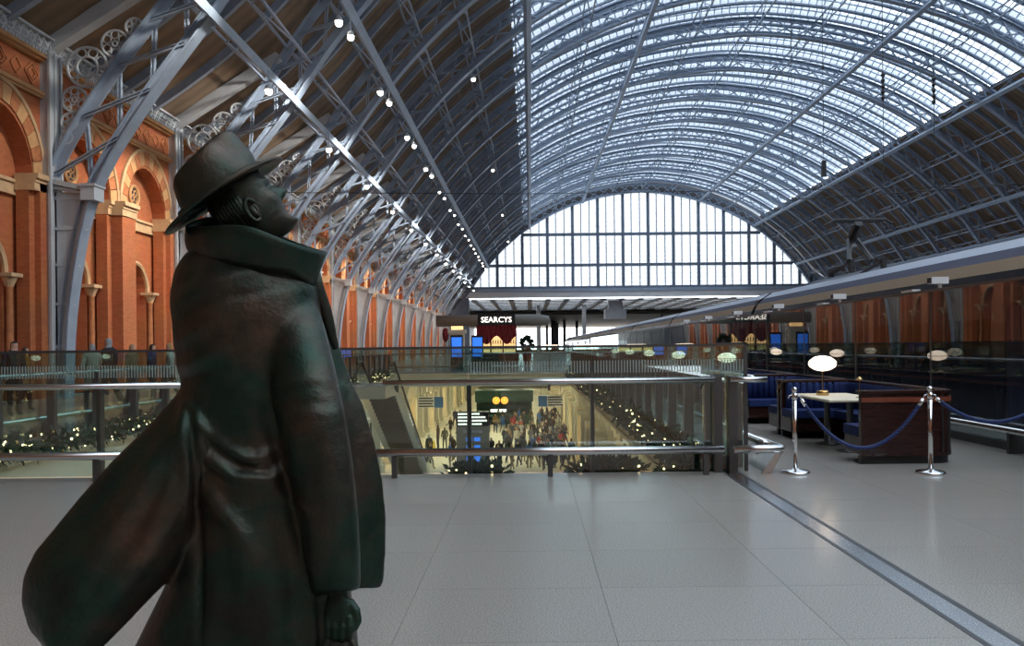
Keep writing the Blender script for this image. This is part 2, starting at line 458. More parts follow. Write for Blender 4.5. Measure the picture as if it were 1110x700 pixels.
def capital(sgn):
    m_ = MB(); x = at_s(S_SPR)[0]
    m_.bar((sgn * (x + 0.1), 0, 6.85), (sgn * HW, 0, 7.2), 0.46, 0.16, (0, 0, 1))
    m_.bar((sgn * (x + 0.1), 0, 6.70), (sgn * HW, 0, 7.02), 0.34, 0.10, (0, 0, 1))
    m_.box(*sorted((sgn * (x - 0.06), sgn * (x + 0.40))), -0.29, 0.29, 6.50, 7.0)
    m_.box(*sorted((sgn * (x - 0.10), sgn * (x + 0.44))), -0.32, 0.32, 6.96, 7.04)
    return m_.mesh('springer_block', 'iron_grey')
def roundel_mesh(r, petals):
    m_ = MB(); t = 0.035 + 0.02 * r
    m_.ring_xz(0, 0, 0, r, t, 28, 6); m_.ring_xz(0, 0, 0, r * 0.52 if petals == 8 else r * 0.2, t * 0.9, 20, 6)
    for k in range(petals):
        a = 2 * math.pi * (k + 0.5) / petals; rr_ = r * (0.24 if petals == 8 else 0.30); cr = r - rr_ - 0.01
        pts = [(cr * math.cos(a) + rr_ * math.cos(b_), 0, cr * math.sin(a) + rr_ * math.sin(b_)) for b_ in [2 * math.pi * j / 12 for j in range(12)]]
        m_.tube(pts, t * 0.6, 5, closed=True)
    return m_.mesh('tracery_roundel', 'iron_grey')
ROUND = [(1.30, 10.95, 0.66, 8), (2.22, 11.72, 0.44, 6), (0.86, 9.88, 0.41, 6), (0.70, 9.15, 0.28, 6), (2.86, 12.28, 0.28, 6), (0.60, 8.62, 0.2, 6)]
round_me = [roundel_mesh(r, p) for (_, _, r, p) in ROUND]
FEET = {s: (foot(s), post(s), capital(s)) for s in (-1, 1)}
def rib_name_label(k):
    if k == -1: return 'arched iron roof rib passing overhead beside the statue, outside the picture edge'
    if k == 13: return 'farthest arched iron roof rib, framing the great gable window'
    return 'arched blue grey iron lattice roof rib, %s of the row counted from the statue' % ORD[k]
def beam_mesh(sgn):                 # roof beam over each rib from cornice to outer chord
    m_ = MB(); q = off(s_of_z(13.6), DEP)
    m_.bar((sgn * HW, 0, 11.55), (sgn * q[0], 0, q[1] + 0.1), 0.4, 0.45, (0, 0, 1))
    return m_.mesh('eaves_beam', 'iron_grey')
BEAM = {s: beam_mesh(s) for s in (-1, 1)}
for k in range(-1, 14):
    y = Y0 + k * BAY
    rib = thing('roof_rib', rib_name_label(k), 'roof rib', (XC, y, 0), group='arched iron ribs of the train shed')
    link('inner_chord', RIBP['inner_chord'], rib); link('outer_chord', RIBP['outer_chord'], rib)
    if 0 <= k <= 2:
        for me in brace_me: link('brace', me, rib)
    else: tag(link('lattice', RIBP['lattice'], rib), kind='stuff')
    for s in (-1, 1):
        link('plated_foot', FEET[s][0], rib); link('wall_post', FEET[s][1], rib); link('springer_block', FEET[s][2], rib); link('eaves_beam', BEAM[s], rib)
        if s == -1 or k > 8:
            for (dx, z, r, p), me in zip(ROUND, round_me): link('tracery_roundel', me, rib, (s * (HW - 0.1 - dx), 0, z))

# ================================================================ ROOF (ceiling): deck, rafters, purlins, glazing
ceiling = thing('ceiling', 'vaulted train shed roof of timber deck and ridge glazing', None, (XC, 0, 0), kind='structure')
DECK = 2.02
def deck_pt(s, extra=0.0):
    sd = s_of_z(17.0)
    if s < sd:                       # from cornice up to the arch
        t = s / sd; a = np.array([HW, 11.75]); c = off(sd, DECK); m_ = np.array([31.9, 14.75])
        p = (1 - t) ** 2 * a + 2 * t * (1 - t) * m_ + t * t * c
        return p + np.array([0.5, 0.85]) * extra
    return off(s, DECK + extra)
NB0, NB1 = -7, 13
sub = BAY / 4
mbp = {}
for sgn in (-1, 1):
    vs = []; fs = []; n = 22
    for i in range(n + 1):
        s = S_GL * i / n
        p = deck_pt(s); q = deck_pt(s, 0.08)
        for c, yy in ((p, 0.0), (p, sub), (q, sub), (q, 0.0)): vs.append((sgn * c[0], yy, c[1]))
    for i in range(n):
        for k in range(4):
            l = (k + 1) % 4; f = (i * 4 + k, i * 4 + l, i * 4 + 4 + l, i * 4 + 4 + k); fs.append(f if sgn > 0 else f[::-1])
    fs.append((0, 1, 2, 3)); fs.append((n * 4, n * 4 + 1, n * 4 + 2, n * 4 + 3))
    mbp[sgn] = MB().add(vs, fs).mesh('deck_panel', 'deck_timber', True)
    mbp[sgn].polygons.foreach_set('use_smooth', [False] * len(mbp[sgn].polygons))
mb = MB()
for sgn in (-1, 1): 
    sweep(mb, lambda s, d: np.array([sgn * deck_pt(s, d - 0.16)[0], deck_pt(s, d - 0.16)[1]]), 0.0, S_GL, 50, 0.20, 0.34)
    sweep(mb, lambda s, d: np.array([sgn * deck_pt(s, d - 0.07)[0], deck_pt(s, d - 0.07)[1]]), S_GL, SL, 30, 0.12, 0.14)
rafter_me = mb.mesh('rafter', 'iron')
mb = MB()
for sgn in (-1, 1):
    sweep(mb, lambda s, d: np.array([sgn * deck_pt(s, d - 0.10)[0], deck_pt(s, d - 0.10)[1]]), 0.0, S_GL, 40, 0.07, 0.18)
batten_me = mb.mesh('rafter', 'iron')
for k in range(NB0, NB1):
    for j in range(4):
        y = Y0 + k * BAY + j * sub
        for sgn in (-1, 1): link('deck_panel', mbp[sgn], ceiling, (0, y, 0))
        if k >= -1:
            if j: link('rafter', rafter_me, ceiling, (0, y, 0))
# long purlins: laced trusses between the ribs, and the pale box girders under them
LY0, LY1 = Y0 - 2 * BAY, YEND
def laced(s, nper):
    m_ = MB(); a, b_ = off(s, 0.35), off(s, DEP - 0.05)
    m_.bar((a[0], LY0, a[1]), (a[0], LY1, a[1]), 0.10, 0.10, (0, 0, 1)); m_.bar((b_[0], LY0, b_[1]), (b_[0], LY1, b_[1]), 0.10, 0.10, (0, 0, 1))
    n = int((LY1 - LY0) / BAY * nper)
    for i in range(n):
        ya = LY0 + (LY1 - LY0) * i / n; yb = LY0 + (LY1 - LY0) * (i + 1) / n
        p, q = (a, b_) if i % 2 else (b_, a)
        m_.bar((p[0], ya, p[1]), (q[0], yb, q[1]), 0.06, 0.06, (0, 0, 1))
    return m_.mesh('laced_purlin', 'iron')
G_S = [s_of_z(12.6), s_of_z(16.25), S_GL, s_of_dx(10.8)]
P_S = [s_of_z(12.6), s_of_z(14.1), s_of_z(16.25), s_of_z(18.6), s_of_z(20.8), S_GL, s_of_dx(15.6), s_of_dx(10.8), s_of_dx(5.4)]
for s in P_S + [SL] + [2 * SL - x for x in P_S]:
    link('laced_purlin', laced(s, 4), ceiling)
for s in G_S + [2 * SL - x for x in G_S]:
    p = off(s, -0.12); n = nrm(s)
    m_ = MB(); m_.bar((p[0], LY0, p[1]), (p[0], LY1, p[1]), 0.26 if s in (G_S[0], 2 * SL - G_S[0]) else 0.38, 0.22, (n[0], 0, n[1]))
    link('box_girder', m_.mesh('box_girder', 'iron_pale'), ceiling)
# ridge and furrow glazing across the crown
RH = 1.35; npane = 66
panes = []; bars = MB(); allp = MB()
dS = 2 * (SL - S_GL) / npane
def gp(s, h): 
    p = off(s, DECK + h); return p
for k in range(NB0, NB1):
    for j in range(4):
        ya = Y0 + k * BAY + j * sub; ym = ya + sub / 2; yb = ya + sub
        for i in range(npane):
            sa, sb = S_GL + dS * i, S_GL + dS * (i + 1)
            for (y0_, h0, y1_, h1) in ((ya, 0.12, ym, RH), (ym, RH, yb, 0.12)):
                c0, c1, c2, c3 = gp(sa, h0), gp(sb, h0), gp(sb, h1), gp(sa, h1)
                panes.append(((c0[0], y0_, c0[1]), (c1[0], y0_, c1[1]), (c2[0], y1_, c2[1]), (c3[0], y1_, c3[1])))
def score(q):
    c = np.mean(np.array(q), axis=0); X, Y, Z = c[0] + XC, c[1], c[2] - EYE
    if Y < 5: return -1
    px, py = 575 + 830 * X / Y, 375 - 830 * Z / Y
    if not (0 < px < 1110 and 0 < py < 700): return -1
    return 1 / (X * X + Y * Y + Z * Z) * (2 if q[2][2] > q[0][2] else 0.3)
sc_ = [(score(q), i) for i, q in enumerate(panes)]
sc_.sort(reverse=True)
near_ids = set(i for v_, i in sc_[:300] if v_ > 0)
def thick(m_, q, t=0.02):
    a = [Vector(p) for p in q]; n = (a[1] - a[0]).cross(a[2] - a[0]).normalized() * t
    m_.add(a + [p + n for p in a], [(0, 1, 2, 3), (7, 6, 5, 4), (0, 4, 5, 1), (1, 5, 6, 2), (2, 6, 7, 3), (3, 7, 4, 0)])
for i, q in enumerate(panes):
    if i in near_ids:
        m_ = MB(); thick(m_, q); link('roof_pane', m_.mesh('roof_pane', 'glass_roof'), ceiling)
    else: allp.add(q, [(0, 1, 2, 3)])
tag(allp.build('roof_glazing', 'glass_roof', ceiling), kind='stuff')
def tri_bar(m_, a, b_, w, d):
    a = Vector(a); b_ = Vector(b_)
    t = (b_ - a).normalized(); side = t.cross(Vector((0, 0, 1)))
    if side.length < 0.05: side = Vector((1, 0, 0))
    side = side.normalized() * w; dn = Vector((0, 0, -d))
    m_.add([a - side, a + side, a + dn, b_ - side, b_ + side, b_ + dn], [(0, 2, 5, 3), (2, 1, 4, 5), (1, 0, 3, 4)])
for q in panes[::1]:
    if q[0][1] < Y0 + 0 * BAY: continue
    tri_bar(bars, q[0], q[3], 0.055, 0.10)
tag(bars.build('glazing_bars', 'iron_pale', ceiling), kind='stuff')
for k in range(-1, NB1):
    for j in range(4):
        ya = Y0 + k * BAY + j * sub
        mb = MB()
        sweep(mb, lambda s, d: off(s, d + DECK + 0.02), S_GL, 2 * SL - S_GL, 44, 0.34, 0.14)
        if k == -1 and j == 0: gut = mb.mesh('valley_gutter', 'iron')
        link('valley_gutter', gut, ceiling, (0, ya, 0))
        if k == -1 and j == 0:
            mr = MB(); sweep(mr, lambda s, d: off(s, d + DECK + RH - 0.02), S_GL, 2 * SL - S_GL, 44, 0.16, 0.16); rid = mr.mesh('ridge_bar', 'iron')
            mi = MB(); 
            for e in (0.33, 0.66): 
                for yy in (-1, 1):
                    vs_ = []
                    sweep(mi, lambda s, d: off(s, d + DECK + 0.12 + (RH - 0.12) * e - 0.05), S_GL, 2 * SL - S_GL, 44, 0.07, 0.09)
                    nv = 45 * 4
                    for q_ in range(len(mi.v) - nv, len(mi.v)): mi.v[q_] = (mi.v[q_][0], mi.v[q_][1] + yy * sub / 2 * (1 - e), mi.v[q_][2])
            mid = mi.mesh('glazing_rail', 'iron')
        link('ridge_bar', rid, ceiling, (0, ya + sub / 2, 0)); link('glazing_rail', mid, ceiling, (0, ya + sub / 2, 0))

# ================================================================ LEFT BRICK WALL
wall = thing('wall_left', 'orange brick arcade wall with stone banded arches', None, (XC - HW, 0, 0), kind='structure')
def ztop(o, u):
    uc, r, zs, zb = o
    t = max(0.0, 1 - ((u - uc) / r) ** 2); return zs + r * 1.22 * math.sqrt(t) * (1 - 0.06 * (1 - t))
def layer(mb, x, u0, u1, z0, z1, ops, depth, nseg=14):
    us = {u0, u1}
    for (uc, r, zs, zb) in ops:
        for i in range(nseg + 1): us.add(round(uc - r * math.cos(math.pi * i / nseg), 5))
    us = sorted(us)
    def q(y0_, za, y1_, zb_, y2_, zc, y3_, zd): mb.add([(x, y0_, za), (x, y1_, zb_), (x, y2_, zc), (x, y3_, zd)], [(0, 1, 2, 3)])
    for a, b_ in zip(us[:-1], us[1:]):
        m_ = (a + b_) / 2; op = None
        for o in ops:
            if abs(m_ - o[0]) < o[1]: op = o
        if op is None: q(a, z0, b_, z0, b_, z1, a, z1)
        else:
            ta, tb = ztop(op, a), ztop(op, b_)
            q(a, ta, b_, tb, b_, z1, a, z1)
            mb.add([(x, a, ta), (x, b_, tb), (x - depth, b_, tb), (x - depth, a, ta)], [(3, 2, 1, 0)])
            if op[3] > z0:
                q(a, z0, b_, z0, b_, op[3], a, op[3]); mb.add([(x, a, op[3]), (x, b_, op[3]), (x - depth, b_, op[3]), (x - depth, a, op[3])], [(0, 1, 2, 3)])
    for (uc, r, zs, zb) in ops:
        for sg in (-1, 1):
            u = uc + sg * r; mb.add([(x, u, zb), (x, u, zs), (x - depth, u, zs), (x - depth, u, zb)], [(0, 1, 2, 3)])
UC = (2.2, 6.62); RB, ZS = 1.62, 7.15
mb = MB()
layer(mb, 0.0, 0, BAY, 0, 11.3, [(u, RB, ZS, 0) for u in UC], 0.55)
for u in UC:
    layer(mb, -0.55, u - RB - 0.01, u + RB + 0.01, 0, 9.6, [(u, 0.95, 3.95, 0)], 0.45)
    layer(mb, -1.0, u - 1.0, u + 1.0, 0, 5.5, [(u, 0.6, 2.9, 0)], 0.35)
    mb.box(-1.5, -1.34, u - 0.7, u + 0.7, 0, 4.2)
    mb.box(-0.42, -0.001, u - RB - 0.0, u - RB + 0.20, 0, 6.95); mb.box(-0.42, -0.001, u + RB - 0.20, u + RB, 0, 6.95)
mb.box(0, 0.42, 3.92, 4.90, 0, 7.0)
mb.box(0, 0.2, 0.30, 0.52, 0, 7.0); mb.box(0, 0.2, 8.30, 8.66, 0, 7.0)
bay_brick = mb.mesh('brick_bay', 'brick')
mb = MB()
for u in UC:
    mb.box(-0.55, -0.42, u - RB, u + RB, 6.55, 6.62); mb.box(-0.55, -0.47, u - RB, u + RB, 6.62, 6.95); mb.box(-0.55, -0.40, u - RB, u + RB, 6.95, 7.06)
for a, b_, d in ((0.2, UC[0] - RB + 0.22, 0.24), (UC[0] + RB - 0.22, UC[1] - RB + 0.22, 0.1), (3.85, 4.97, 0.5), (UC[1] + RB - 0.22, 8.75, 0.24)):
    mb.box(-0.45, d, a, b_, 6.98, 7.10); mb.box(-0.45, d + 0.08, a, b_, 7.10, 7.26); mb.box(-0.45, d - 0.04, a, b_, 6.72, 6.98)
imp_me = mb.mesh('impost_band', 'stone')
mb = MB()
mb.box(0, 0.12, 0, BAY, 9.82, 9.90); mb.box(0, 0.18, 0, BAY, 9.90, 10.02)
str_me = mb.mesh('string_course', 'stone_band')
mb = MB()
for n in range(6):                    # diamond panels
    uc = 0.75 + n * 1.49; zc = 10.52
    for dd, t in ((0.34, 0.05), (0.20, 0.08)):
        pts = [(0.02, uc + dd, zc), (0.02, uc, zc + dd), (0.02, uc - dd, zc), (0.02, uc, zc - dd)]
        for a, b_ in zip(pts, pts[1:] + pts[:1]): mb.bar(a, b_, 0.05, 0.07, (1, 0, 0))
    u2 = uc + 0.745
    for dd in (0.26,):
        pts = [(0.02, u2 + dd, zc), (0.02, u2, zc + dd), (0.02, u2 - dd, zc), (0.02, u2, zc - dd)]
        for a, b_ in zip(pts, pts[1:] + pts[:1]): mb.bar(a, b_, 0.05, 0.05, (1, 0, 0))
dia_me = mb.mesh('diamond_frieze', 'brick_voussoir')
mb = MB()
mb.box(0, 0.16, 0, BAY, 11.02, 11.10); mb.box(0, 0.28, 0, BAY, 11.10, 11.22)
cor_me = mb.mesh('cornice', 'stone_band')
mb = MB()
for n in range(56): mb.box(0.0, 0.30, n * BAY / 56 + 0.03, n * BAY / 56 + 0.11, 11.22, 11.32)
mb.box(0, 0.26, 0, BAY, 11.22, 11.80); mb.box(0, 0.46, 0, BAY, 11.72, 11.80)
den_me = mb.mesh('crest_back', 'iron_grey')
mb = MB()
pts = [(0.28 + 0.02 * math.cos(a), 0.14 * math.cos(a), 0.15 * math.sin(a)) for a in [2 * math.pi * j / 12 for j in range(12)]]
mb.tube(pts, 0.045, 6, closed=True)
mb.tube([(0.30, 0.02 + 0.07 * math.cos(a), 0.07 * math.sin(a)) for a in [0, 1, 2, 3, 4, 5]], 0.03, 5)
mb.bar((0.30, 0.14, 0.12), (0.36, 0.24, 0.2), 0.06, 0.06)
scr_me = mb.mesh('crest_scroll', 'iron_grey')
mb = MB()
for n in range(27):
    o_ = len(mb.v)
    mb.tube([(0.28, 0.165 + n * 0.331 + 0.14 * math.cos(a), 11.52 + 0.15 * math.sin(a)) for a in [2 * math.pi * j / 8 for j in range(8)]], 0.045, 4, closed=True)
scrall_me = mb.mesh('crest_scrolls', 'iron_grey')
# voussoirs
NV = 15
def vous(u, i):
    a0 = math.pi * i / NV; a1 = math.pi * (i + 1) / NV - 0.012
    vs = []
    for (x_) in (-0.30, 0.05):
        for (a, rr_) in ((a0, RB), (a1, RB), (a1, RB + 0.46), (a0, RB + 0.46)):
            uu = u - rr_ * math.cos(a); t = math.sin(a)
            vs.append((x_, uu, ZS + 0.11 + rr_ * 1.22 * t * (1 - 0.06 * (1 - t * t))))
    return vs, [(0, 1, 2, 3), (7, 6, 5, 4), (0, 4, 5, 1), (1, 5, 6, 2), (2, 6, 7, 3), (3, 7, 4, 0)]
def hood(u):
    m_ = MB(); pts = []
    for i in range(19):
        a = math.pi * i / 18; rr_ = RB + 0.52; t = math.sin(a); pts.append((0.05, u - rr_ * math.cos(a), ZS + 0.11 + rr_ * 1.22 * t * (1 - 0.06 * (1 - t * t))))
    m_.tube(pts, 0.075, 6)
    pts = []
    for i in range(15):
        a = math.pi * i / 14; t = math.sin(a); pts.append((-0.50, u - 1.02 * math.cos(a), 3.98 + 1.02 * 1.2 * t))
    m_.tube(pts, 0.10, 6)
    pts = []
    for i in range(13):
        a = math.pi * i / 12; t = math.sin(a); pts.append((-0.96, u - 0.66 * math.cos(a), 2.95 + 0.66 * 1.2 * t))
    m_.tube(pts, 0.09, 6)
    return m_
hood_me = []
for u in UC: hood_me.append(hood(u).mesh('hood_mould', 'stone'))
def colonnette(u):
    m_ = MB()
    for sg in (-1, 1):
        pass
    return m_
col_mb = MB(); col_mb.lathe([(0.17, 0), (0.17, 0.15), (0.115, 0.25), (0.105, 3.55), (0.13, 3.6)], 10)
col_me = col_mb.mesh('colonnette', 'brick_voussoir', True)
cap_mb = MB(); cap_mb.lathe([(0.12, 3.58), (0.15, 3.66), (0.23, 3.85), (0.24, 3.9)], 10); cap_mb.box(-0.27, 0.27, -0.27, 0.27, 3.9, 4.02)
cap_me = cap_mb.mesh('carved_capital', 'stone')
rd = MB(); 
rd.tube([(0, 0.36 * math.cos(a), 0.40 * math.sin(a)) for a in [2 * math.pi * j / 20 for j in range(20)]], 0.085, 6, closed=True)
for j in range(4):
    a = math.pi / 4 + math.pi / 2 * j
    rd.tube([(0, 0.17 * math.cos(a) + 0.11 * math.cos(b_), 0.17 * math.sin(a) + 0.11 * math.sin(b_)) for b_ in [2 * math.pi * q / 10 for q in range(10)]], 0.03, 5, closed=True)
rd_me = rd.mesh('stone_roundel', 'stone_band')
disc_me = MB().lathe([(0.33, 0), (0.33, 0.02)], 18).mesh('roundel_recess', 'dark')
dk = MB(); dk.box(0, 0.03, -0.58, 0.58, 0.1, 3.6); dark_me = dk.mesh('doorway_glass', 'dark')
for k in range(-7, 13):
    y = Y0 + k * BAY
    bay = link('brick_bay', bay_brick, wall, (0, y, 0))
    link('impost_band', imp_me, bay); link('string_course', str_me, bay); link('cornice', cor_me, bay); link('crest_back', den_me, bay)
    if k < 4: link('diamond_frieze', dia_me, bay)
    if k in (-1, 0):
        for n in range(27): link('crest_scroll', scr_me, bay, (0, 0.165 + n * 0.331, 11.52))
    else: tag(link('crest_scrolls', scrall_me, bay), kind='stuff')
    for ui, u in enumerate(UC):
        link('hood_mould', hood_me[ui], bay)
        if k in (-1, 0, 1):
            for i in range(NV): link('voussoir', MB().add(*vous(u, i)).mesh('voussoir', 'stone_band' if i % 2 == 0 else 'brick_voussoir'), bay)
        else:
            mv = MB()
            for i in range(NV): mv.cur = i % 2; mv.add(*vous(u, i))
            tag(mv.build('arch_stones', ['stone_band', 'brick_voussoir'], bay), kind='stuff')
        for sg in (-1, 1):
            link('colonnette', col_me, bay, (-0.42, u + sg * 1.06, 0)); link('carved_capital', cap_me, bay, (-0.42, u + sg * 1.06, 0))
        link('stone_roundel', rd_me, bay, (-0.52, u, 8.0)); link('roundel_recess', disc_me, bay, (-0.54, u, 8.0), (0, R(90), 0))
        link('doorway_glass', dark_me, bay, (-1.34, u, 0))
MB().box(-1.75, -1.6, -37.2, YEND, 0, 11.9).build('backing', 'brick', wall)
# plain walls that close the shed: right side, behind the camera
mb = MB(); mb.box(XC + HW, XC + HW + 0.5, -37.2, YEND, 0, 11.9); tag(mb.build('wall_right', 'brick'), 'brick wall along the far right side of the shed', kind='structure')
mb = MB(); mb.box(XC - HW, XC + HW, -37.6, -37.1, 0, 33); tag(mb.build('wall_back', 'brick'), 'brick end wall behind the viewer', kind='structure')

# ================================================================ GABLE
ZG = 12.5; YG = YEND + 0.6
gable = thing('window_1', 'great arched gable window of white daylit panes', None, (XC, YG, 0), kind='structure')
def arch_z(dx, d=0.0):                   # height of inner rib line at dx
    dx = min(abs(dx), 33.0); return float(np.interp(-dx, -half[:, 0], half[:, 1])) + d
maj = 4.68; x0g = -31.2
rows = [ZG, 16.5, 22.2, 31.0]
fr = MB()
xs_major = [x0g - 0.2 + maj * i for i in range(15)]
for x in xs_major:
    zt = arch_z(x, 0.4)
    if zt > ZG: fr.box(x - 0.26, x + 0.26, -0.15, 0.25, ZG, zt)
for z in rows[1:3]:
    dx = float(np.interp(z, half[:, 1], half[:, 0])); fr.box(-dx, dx, -0.12, 0.22, z - 0.26, z + 0.26)
fr.box(-32.5, 32.5, -0.2, 0.3, ZG - 0.35, ZG + 0.1)
fr.build('mullion_frame', 'iron_dark', gable)
mn = MB()
pn = []
for i in range(14):
    for j in range(3):
        xa = xs_major[i] + maj * j / 3; xb = xa + maj / 3
        if j: 
            zt = arch_z(xa, 0.2)
            if zt > ZG: mn.box(xa - 0.08, xa + 0.08, -0.05, 0.1, ZG, zt)
        for r_ in range(3):
            z0_, z1_ = rows[r_], rows[r_ + 1]
            ta, tb = arch_z(xa, 0.3), arch_z(xb, 0.3)
            if max(ta, tb) <= z0_ + 0.05: continue
            q = [(xa + 0.03, 0.03, z0_ + 0.05), (xb - 0.03, 0.03, z0_ + 0.05), (xb - 0.03, 0.03, max(z0_ + 0.06, min(z1_, tb))), (xa + 0.03, 0.03, max(z0_ + 0.06, min(z1_, ta)))]
            m_ = MB(); thick(m_, q, 0.03); link('pane', m_.mesh('pane', 'glass_gable'), gable)
for z in np.arange(ZG + 0.8, 29, 0.8):
    if min(abs(z - r_) for r_ in rows) < 0.3: continue
    dx = float(np.interp(z, half[:, 1], half[:, 0])); mn.box(-dx, dx, 0.08, 0.12, z - 0.02, z + 0.02)
tag(mn.build('glazing_bars', 'iron', gable), kind='stuff')
# dark spandrel above the glass up to the roof and beam below
sp_ = MB(); vs = []; fs = []; n = 60
for i in range(n + 1):
    s = s_of_z(9.0) + (2 * SL - 2 * s_of_z(9.0)) * i / n
    p, q = off(s, 0.1), off(s, DECK + 1.0)
    vs += [(p[0], 0.3, p[1]), (q[0], 0.3, q[1])]
for i in range(n): fs.append((2 * i, 2 * i + 1, 2 * i + 3, 2 * i + 2))
sp_.add(vs, fs); sp_.build('arched_spandrel', 'dark', gable)
bm_ = MB(); bm_.box(-34.5, 34.5, -0.5, 0.6, 11.6, 12.15); bm_.build('sill_beam', 'iron_pale', gable)
bm_ = MB(); bm_.box(-34.8, 34.8, -0.3, 0.4, 10.5, 11.6); bm_.build('lower_beam', 'white', gable)
for s in (-1, 1):
    m_ = MB(); m_.box(*sorted((s * 32.0, s * 37.0)), -0.2, 0.4, 0, 14.5); m_.build('side_pier', 'iron_dark', gable)
# flat roofed platform extension beyond the gable: dark soffit with slot skylights
ext = thing('ceiling_extension', 'dark flat roof with slot skylights beyond the gable', None, (XC, YEND, 0), kind='structure')
m_ = MB(); nx = 26; 
slots_y = [(4 + 5.0 * i, 5.1 + 5.0 * i) for i in range(8)]
yy = 1.0
for (a, b_) in slots_y + [(185, 185)]:
    m_.box(-45, 45, yy, a, 10.2, 10.25); yy = b_
for i in range(nx + 1):
    x = -45 + 90 * i / nx; m_.box(x - 0.45, x + 0.45, 1.0, 46, 10.0, 10.3)
m_.build('soffit', 'iron_dark', ext)
m_ = MB(); m_.box(-45, 45, 47, 185, 9.2, 9.9); m_.build('soffit_deck', 'black', ext)
for i, (x, y) in enumerate([(-19, 14), (-9.6, 16), (-10.6, 85), (-6, 100), (14, 60), (-15, 120), (-12.2, 110), (-11.4, 120), (-13, 98), (-14, 90)]):
    MB().lathe([(0.5, 0), (0.45, 0.4), (0.42, 9.8)], 12, (x, y, 0)).build('pier_column', 'iron_grey' if y < 20 else 'dark', ext)
m_ = MB(); m_.box(-60, 60, 0, 220, -0.6, -0.05); m_.build('platform_slab', 'stone', ext)
m_ = MB(); m_.box(-50, -44.5, 0, 185, -0.1, 10.9); m_.box(44.5, 50, 0, 185, -0.1, 10.9); m_.build('side_walling', 'dark', ext)
hb = MB(); hb.box(-6.5, -2.5, 3.0, 6, 6.6, 8.4); hb.box(-5.8, -3.2, 3.2, 5.8, 8.4, 9.9); hb.build('signal_housing', 'iron_grey', ext)
# ================================================================ LOWER HALL
ZL = -6.0
hall = thing('wall_lower_hall', 'cream arcade walls of the hall below', None, (0, 0, 0), kind='structure')
for sx, xw in ((1, 3.5), (-1, -9.6)):
    m_ = MB(); m_.box(*sorted((xw, xw + sx * 0.4)), 4, 170, ZL, -0.6); m_.build('arcade_wall', 'cream', hall)
    pm = MB(); pm.box(*sorted((xw - sx * 0.5, xw)), -0.38, 0.38, 0, 3.4); pm.box(*sorted((xw - sx * 0.62, xw)), -0.48, 0.48, 0, 0.5)
    pm.box(*sorted((xw - sx * 0.7, xw)), -0.52, 0.52, 3.4, 3.62)
    for j in range(6):
        a = j / 6; b_ = (j + 1) / 6
        pm.box(*sorted((xw - sx * (0.35 + 0.55 * b_ * b_), xw)), -0.34, 0.34, 3.62 + 1.6 * a, 3.62 + 1.6 * b_)
    pme = pm.mesh('arcade_pilaster', 'cream')
    sm = MB(); sm.box(*sorted((xw - sx * 0.04, xw)), 0.6, 3.0, 0.4, 3.3); sme = sm.mesh('shop_window', 'shelf_glow')
    sm = MB(); sm.box(*sorted((xw - sx * 0.05, xw)), 0.6, 3.0, 0.4, 3.3); smd = sm.mesh('shop_window', 'dark')
    for i in range(34):
        link('arcade_pilaster', pme, hall, (0, 14 + i * 3.6, ZL))
        link('shop_window', smd if (i * 7) % 3 else sme, hall, (0, 14 + i * 3.6, ZL))
m_ = MB(); m_.box(-9.6, 3.5, 4, 170, ZL - 0.3, ZL); lf = m_.build('floor_lower', 'cream'); tag(lf, 'cream stone floor of the hall below', kind='structure')
m_ = MB(); m_.box(-10, 4, 170, 170.3, ZL, -0.5); m_.box(-10, 4, 3.7, 4, ZL, -0.5); m_.build('end_wall', 'cream', hall)
# edge fascia round the opening
fas = MB(); fas.box(VX1 - 0.06, VX1 - 0.0, VY0, VY1, -0.95, -0.28); fas.box(VX1 - 0.16, VX1 - 0.0, VY0, VY1, -0.36, -0.28); fas.box(VX1 - 0.14, VX1, VY0, VY1, -0.95, -0.86)
fas.box(VX0, VX0 + 0.06, VY0, VY1, -0.95, -0.28); fas.box(VX0, VX0 + 0.16, VY0, VY1, -0.36, -0.28); fas.box(VX0, VX1, VY1 - 0.06, VY1, -0.95, -0.1)
fas.box(VX0, VX1, VY1 - 0.2, VY1, -0.20, -0.1); fas.box(VX0, VX1, VY0, VY0 + 0.06, -0.9, -0.02)
tag(fas.build('trim_1', 'cream'), 'cream moulded edge beam round the floor opening', kind='structure')
m_ = MB(); m_.box(3.5, 4.0, 4, 170, -0.61, -0.6); 
# hall ceiling lights
cl = MB().box(-0.7, 0.7, -0.7, 0.7, -0.06, -0.02).mesh('light_panel', 'lamp_white')
fx = MB(); fx.box(-0.78, 0.78, -0.78, 0.78, -0.03, 0.0); fxm = fx.mesh('light_frame', 'white')
hl = bpy.data.materials.new('hall_lamp'); hl.use_nodes = True
hb_ = hl.node_tree.nodes['Principled BSDF']; hb_.inputs['Emission Color'].default_value = (1, 0.86, 0.62, 1); hb_.inputs['Emission Strength'].default_value = 30; M['hall_lamp'] = hl
cl.materials[0] = hl
n = 0
for y in (52, 60, 68, 78, 88, 100, 114, 130):
    for x in (-6.6, -3.1, 0.4):
        t = thing('ceiling_light', 'square warm lower hall ceiling light, %s row, %s' % (ORD[n // 3], ['escalator side', 'middle of its row', 'garland side'][n % 3]), 'light', (x, y, -0.6), group='square lights of the lower hall')
        link('light_panel', cl, t); link('light_frame', fxm, t, (0, 0, 0)); n += 1
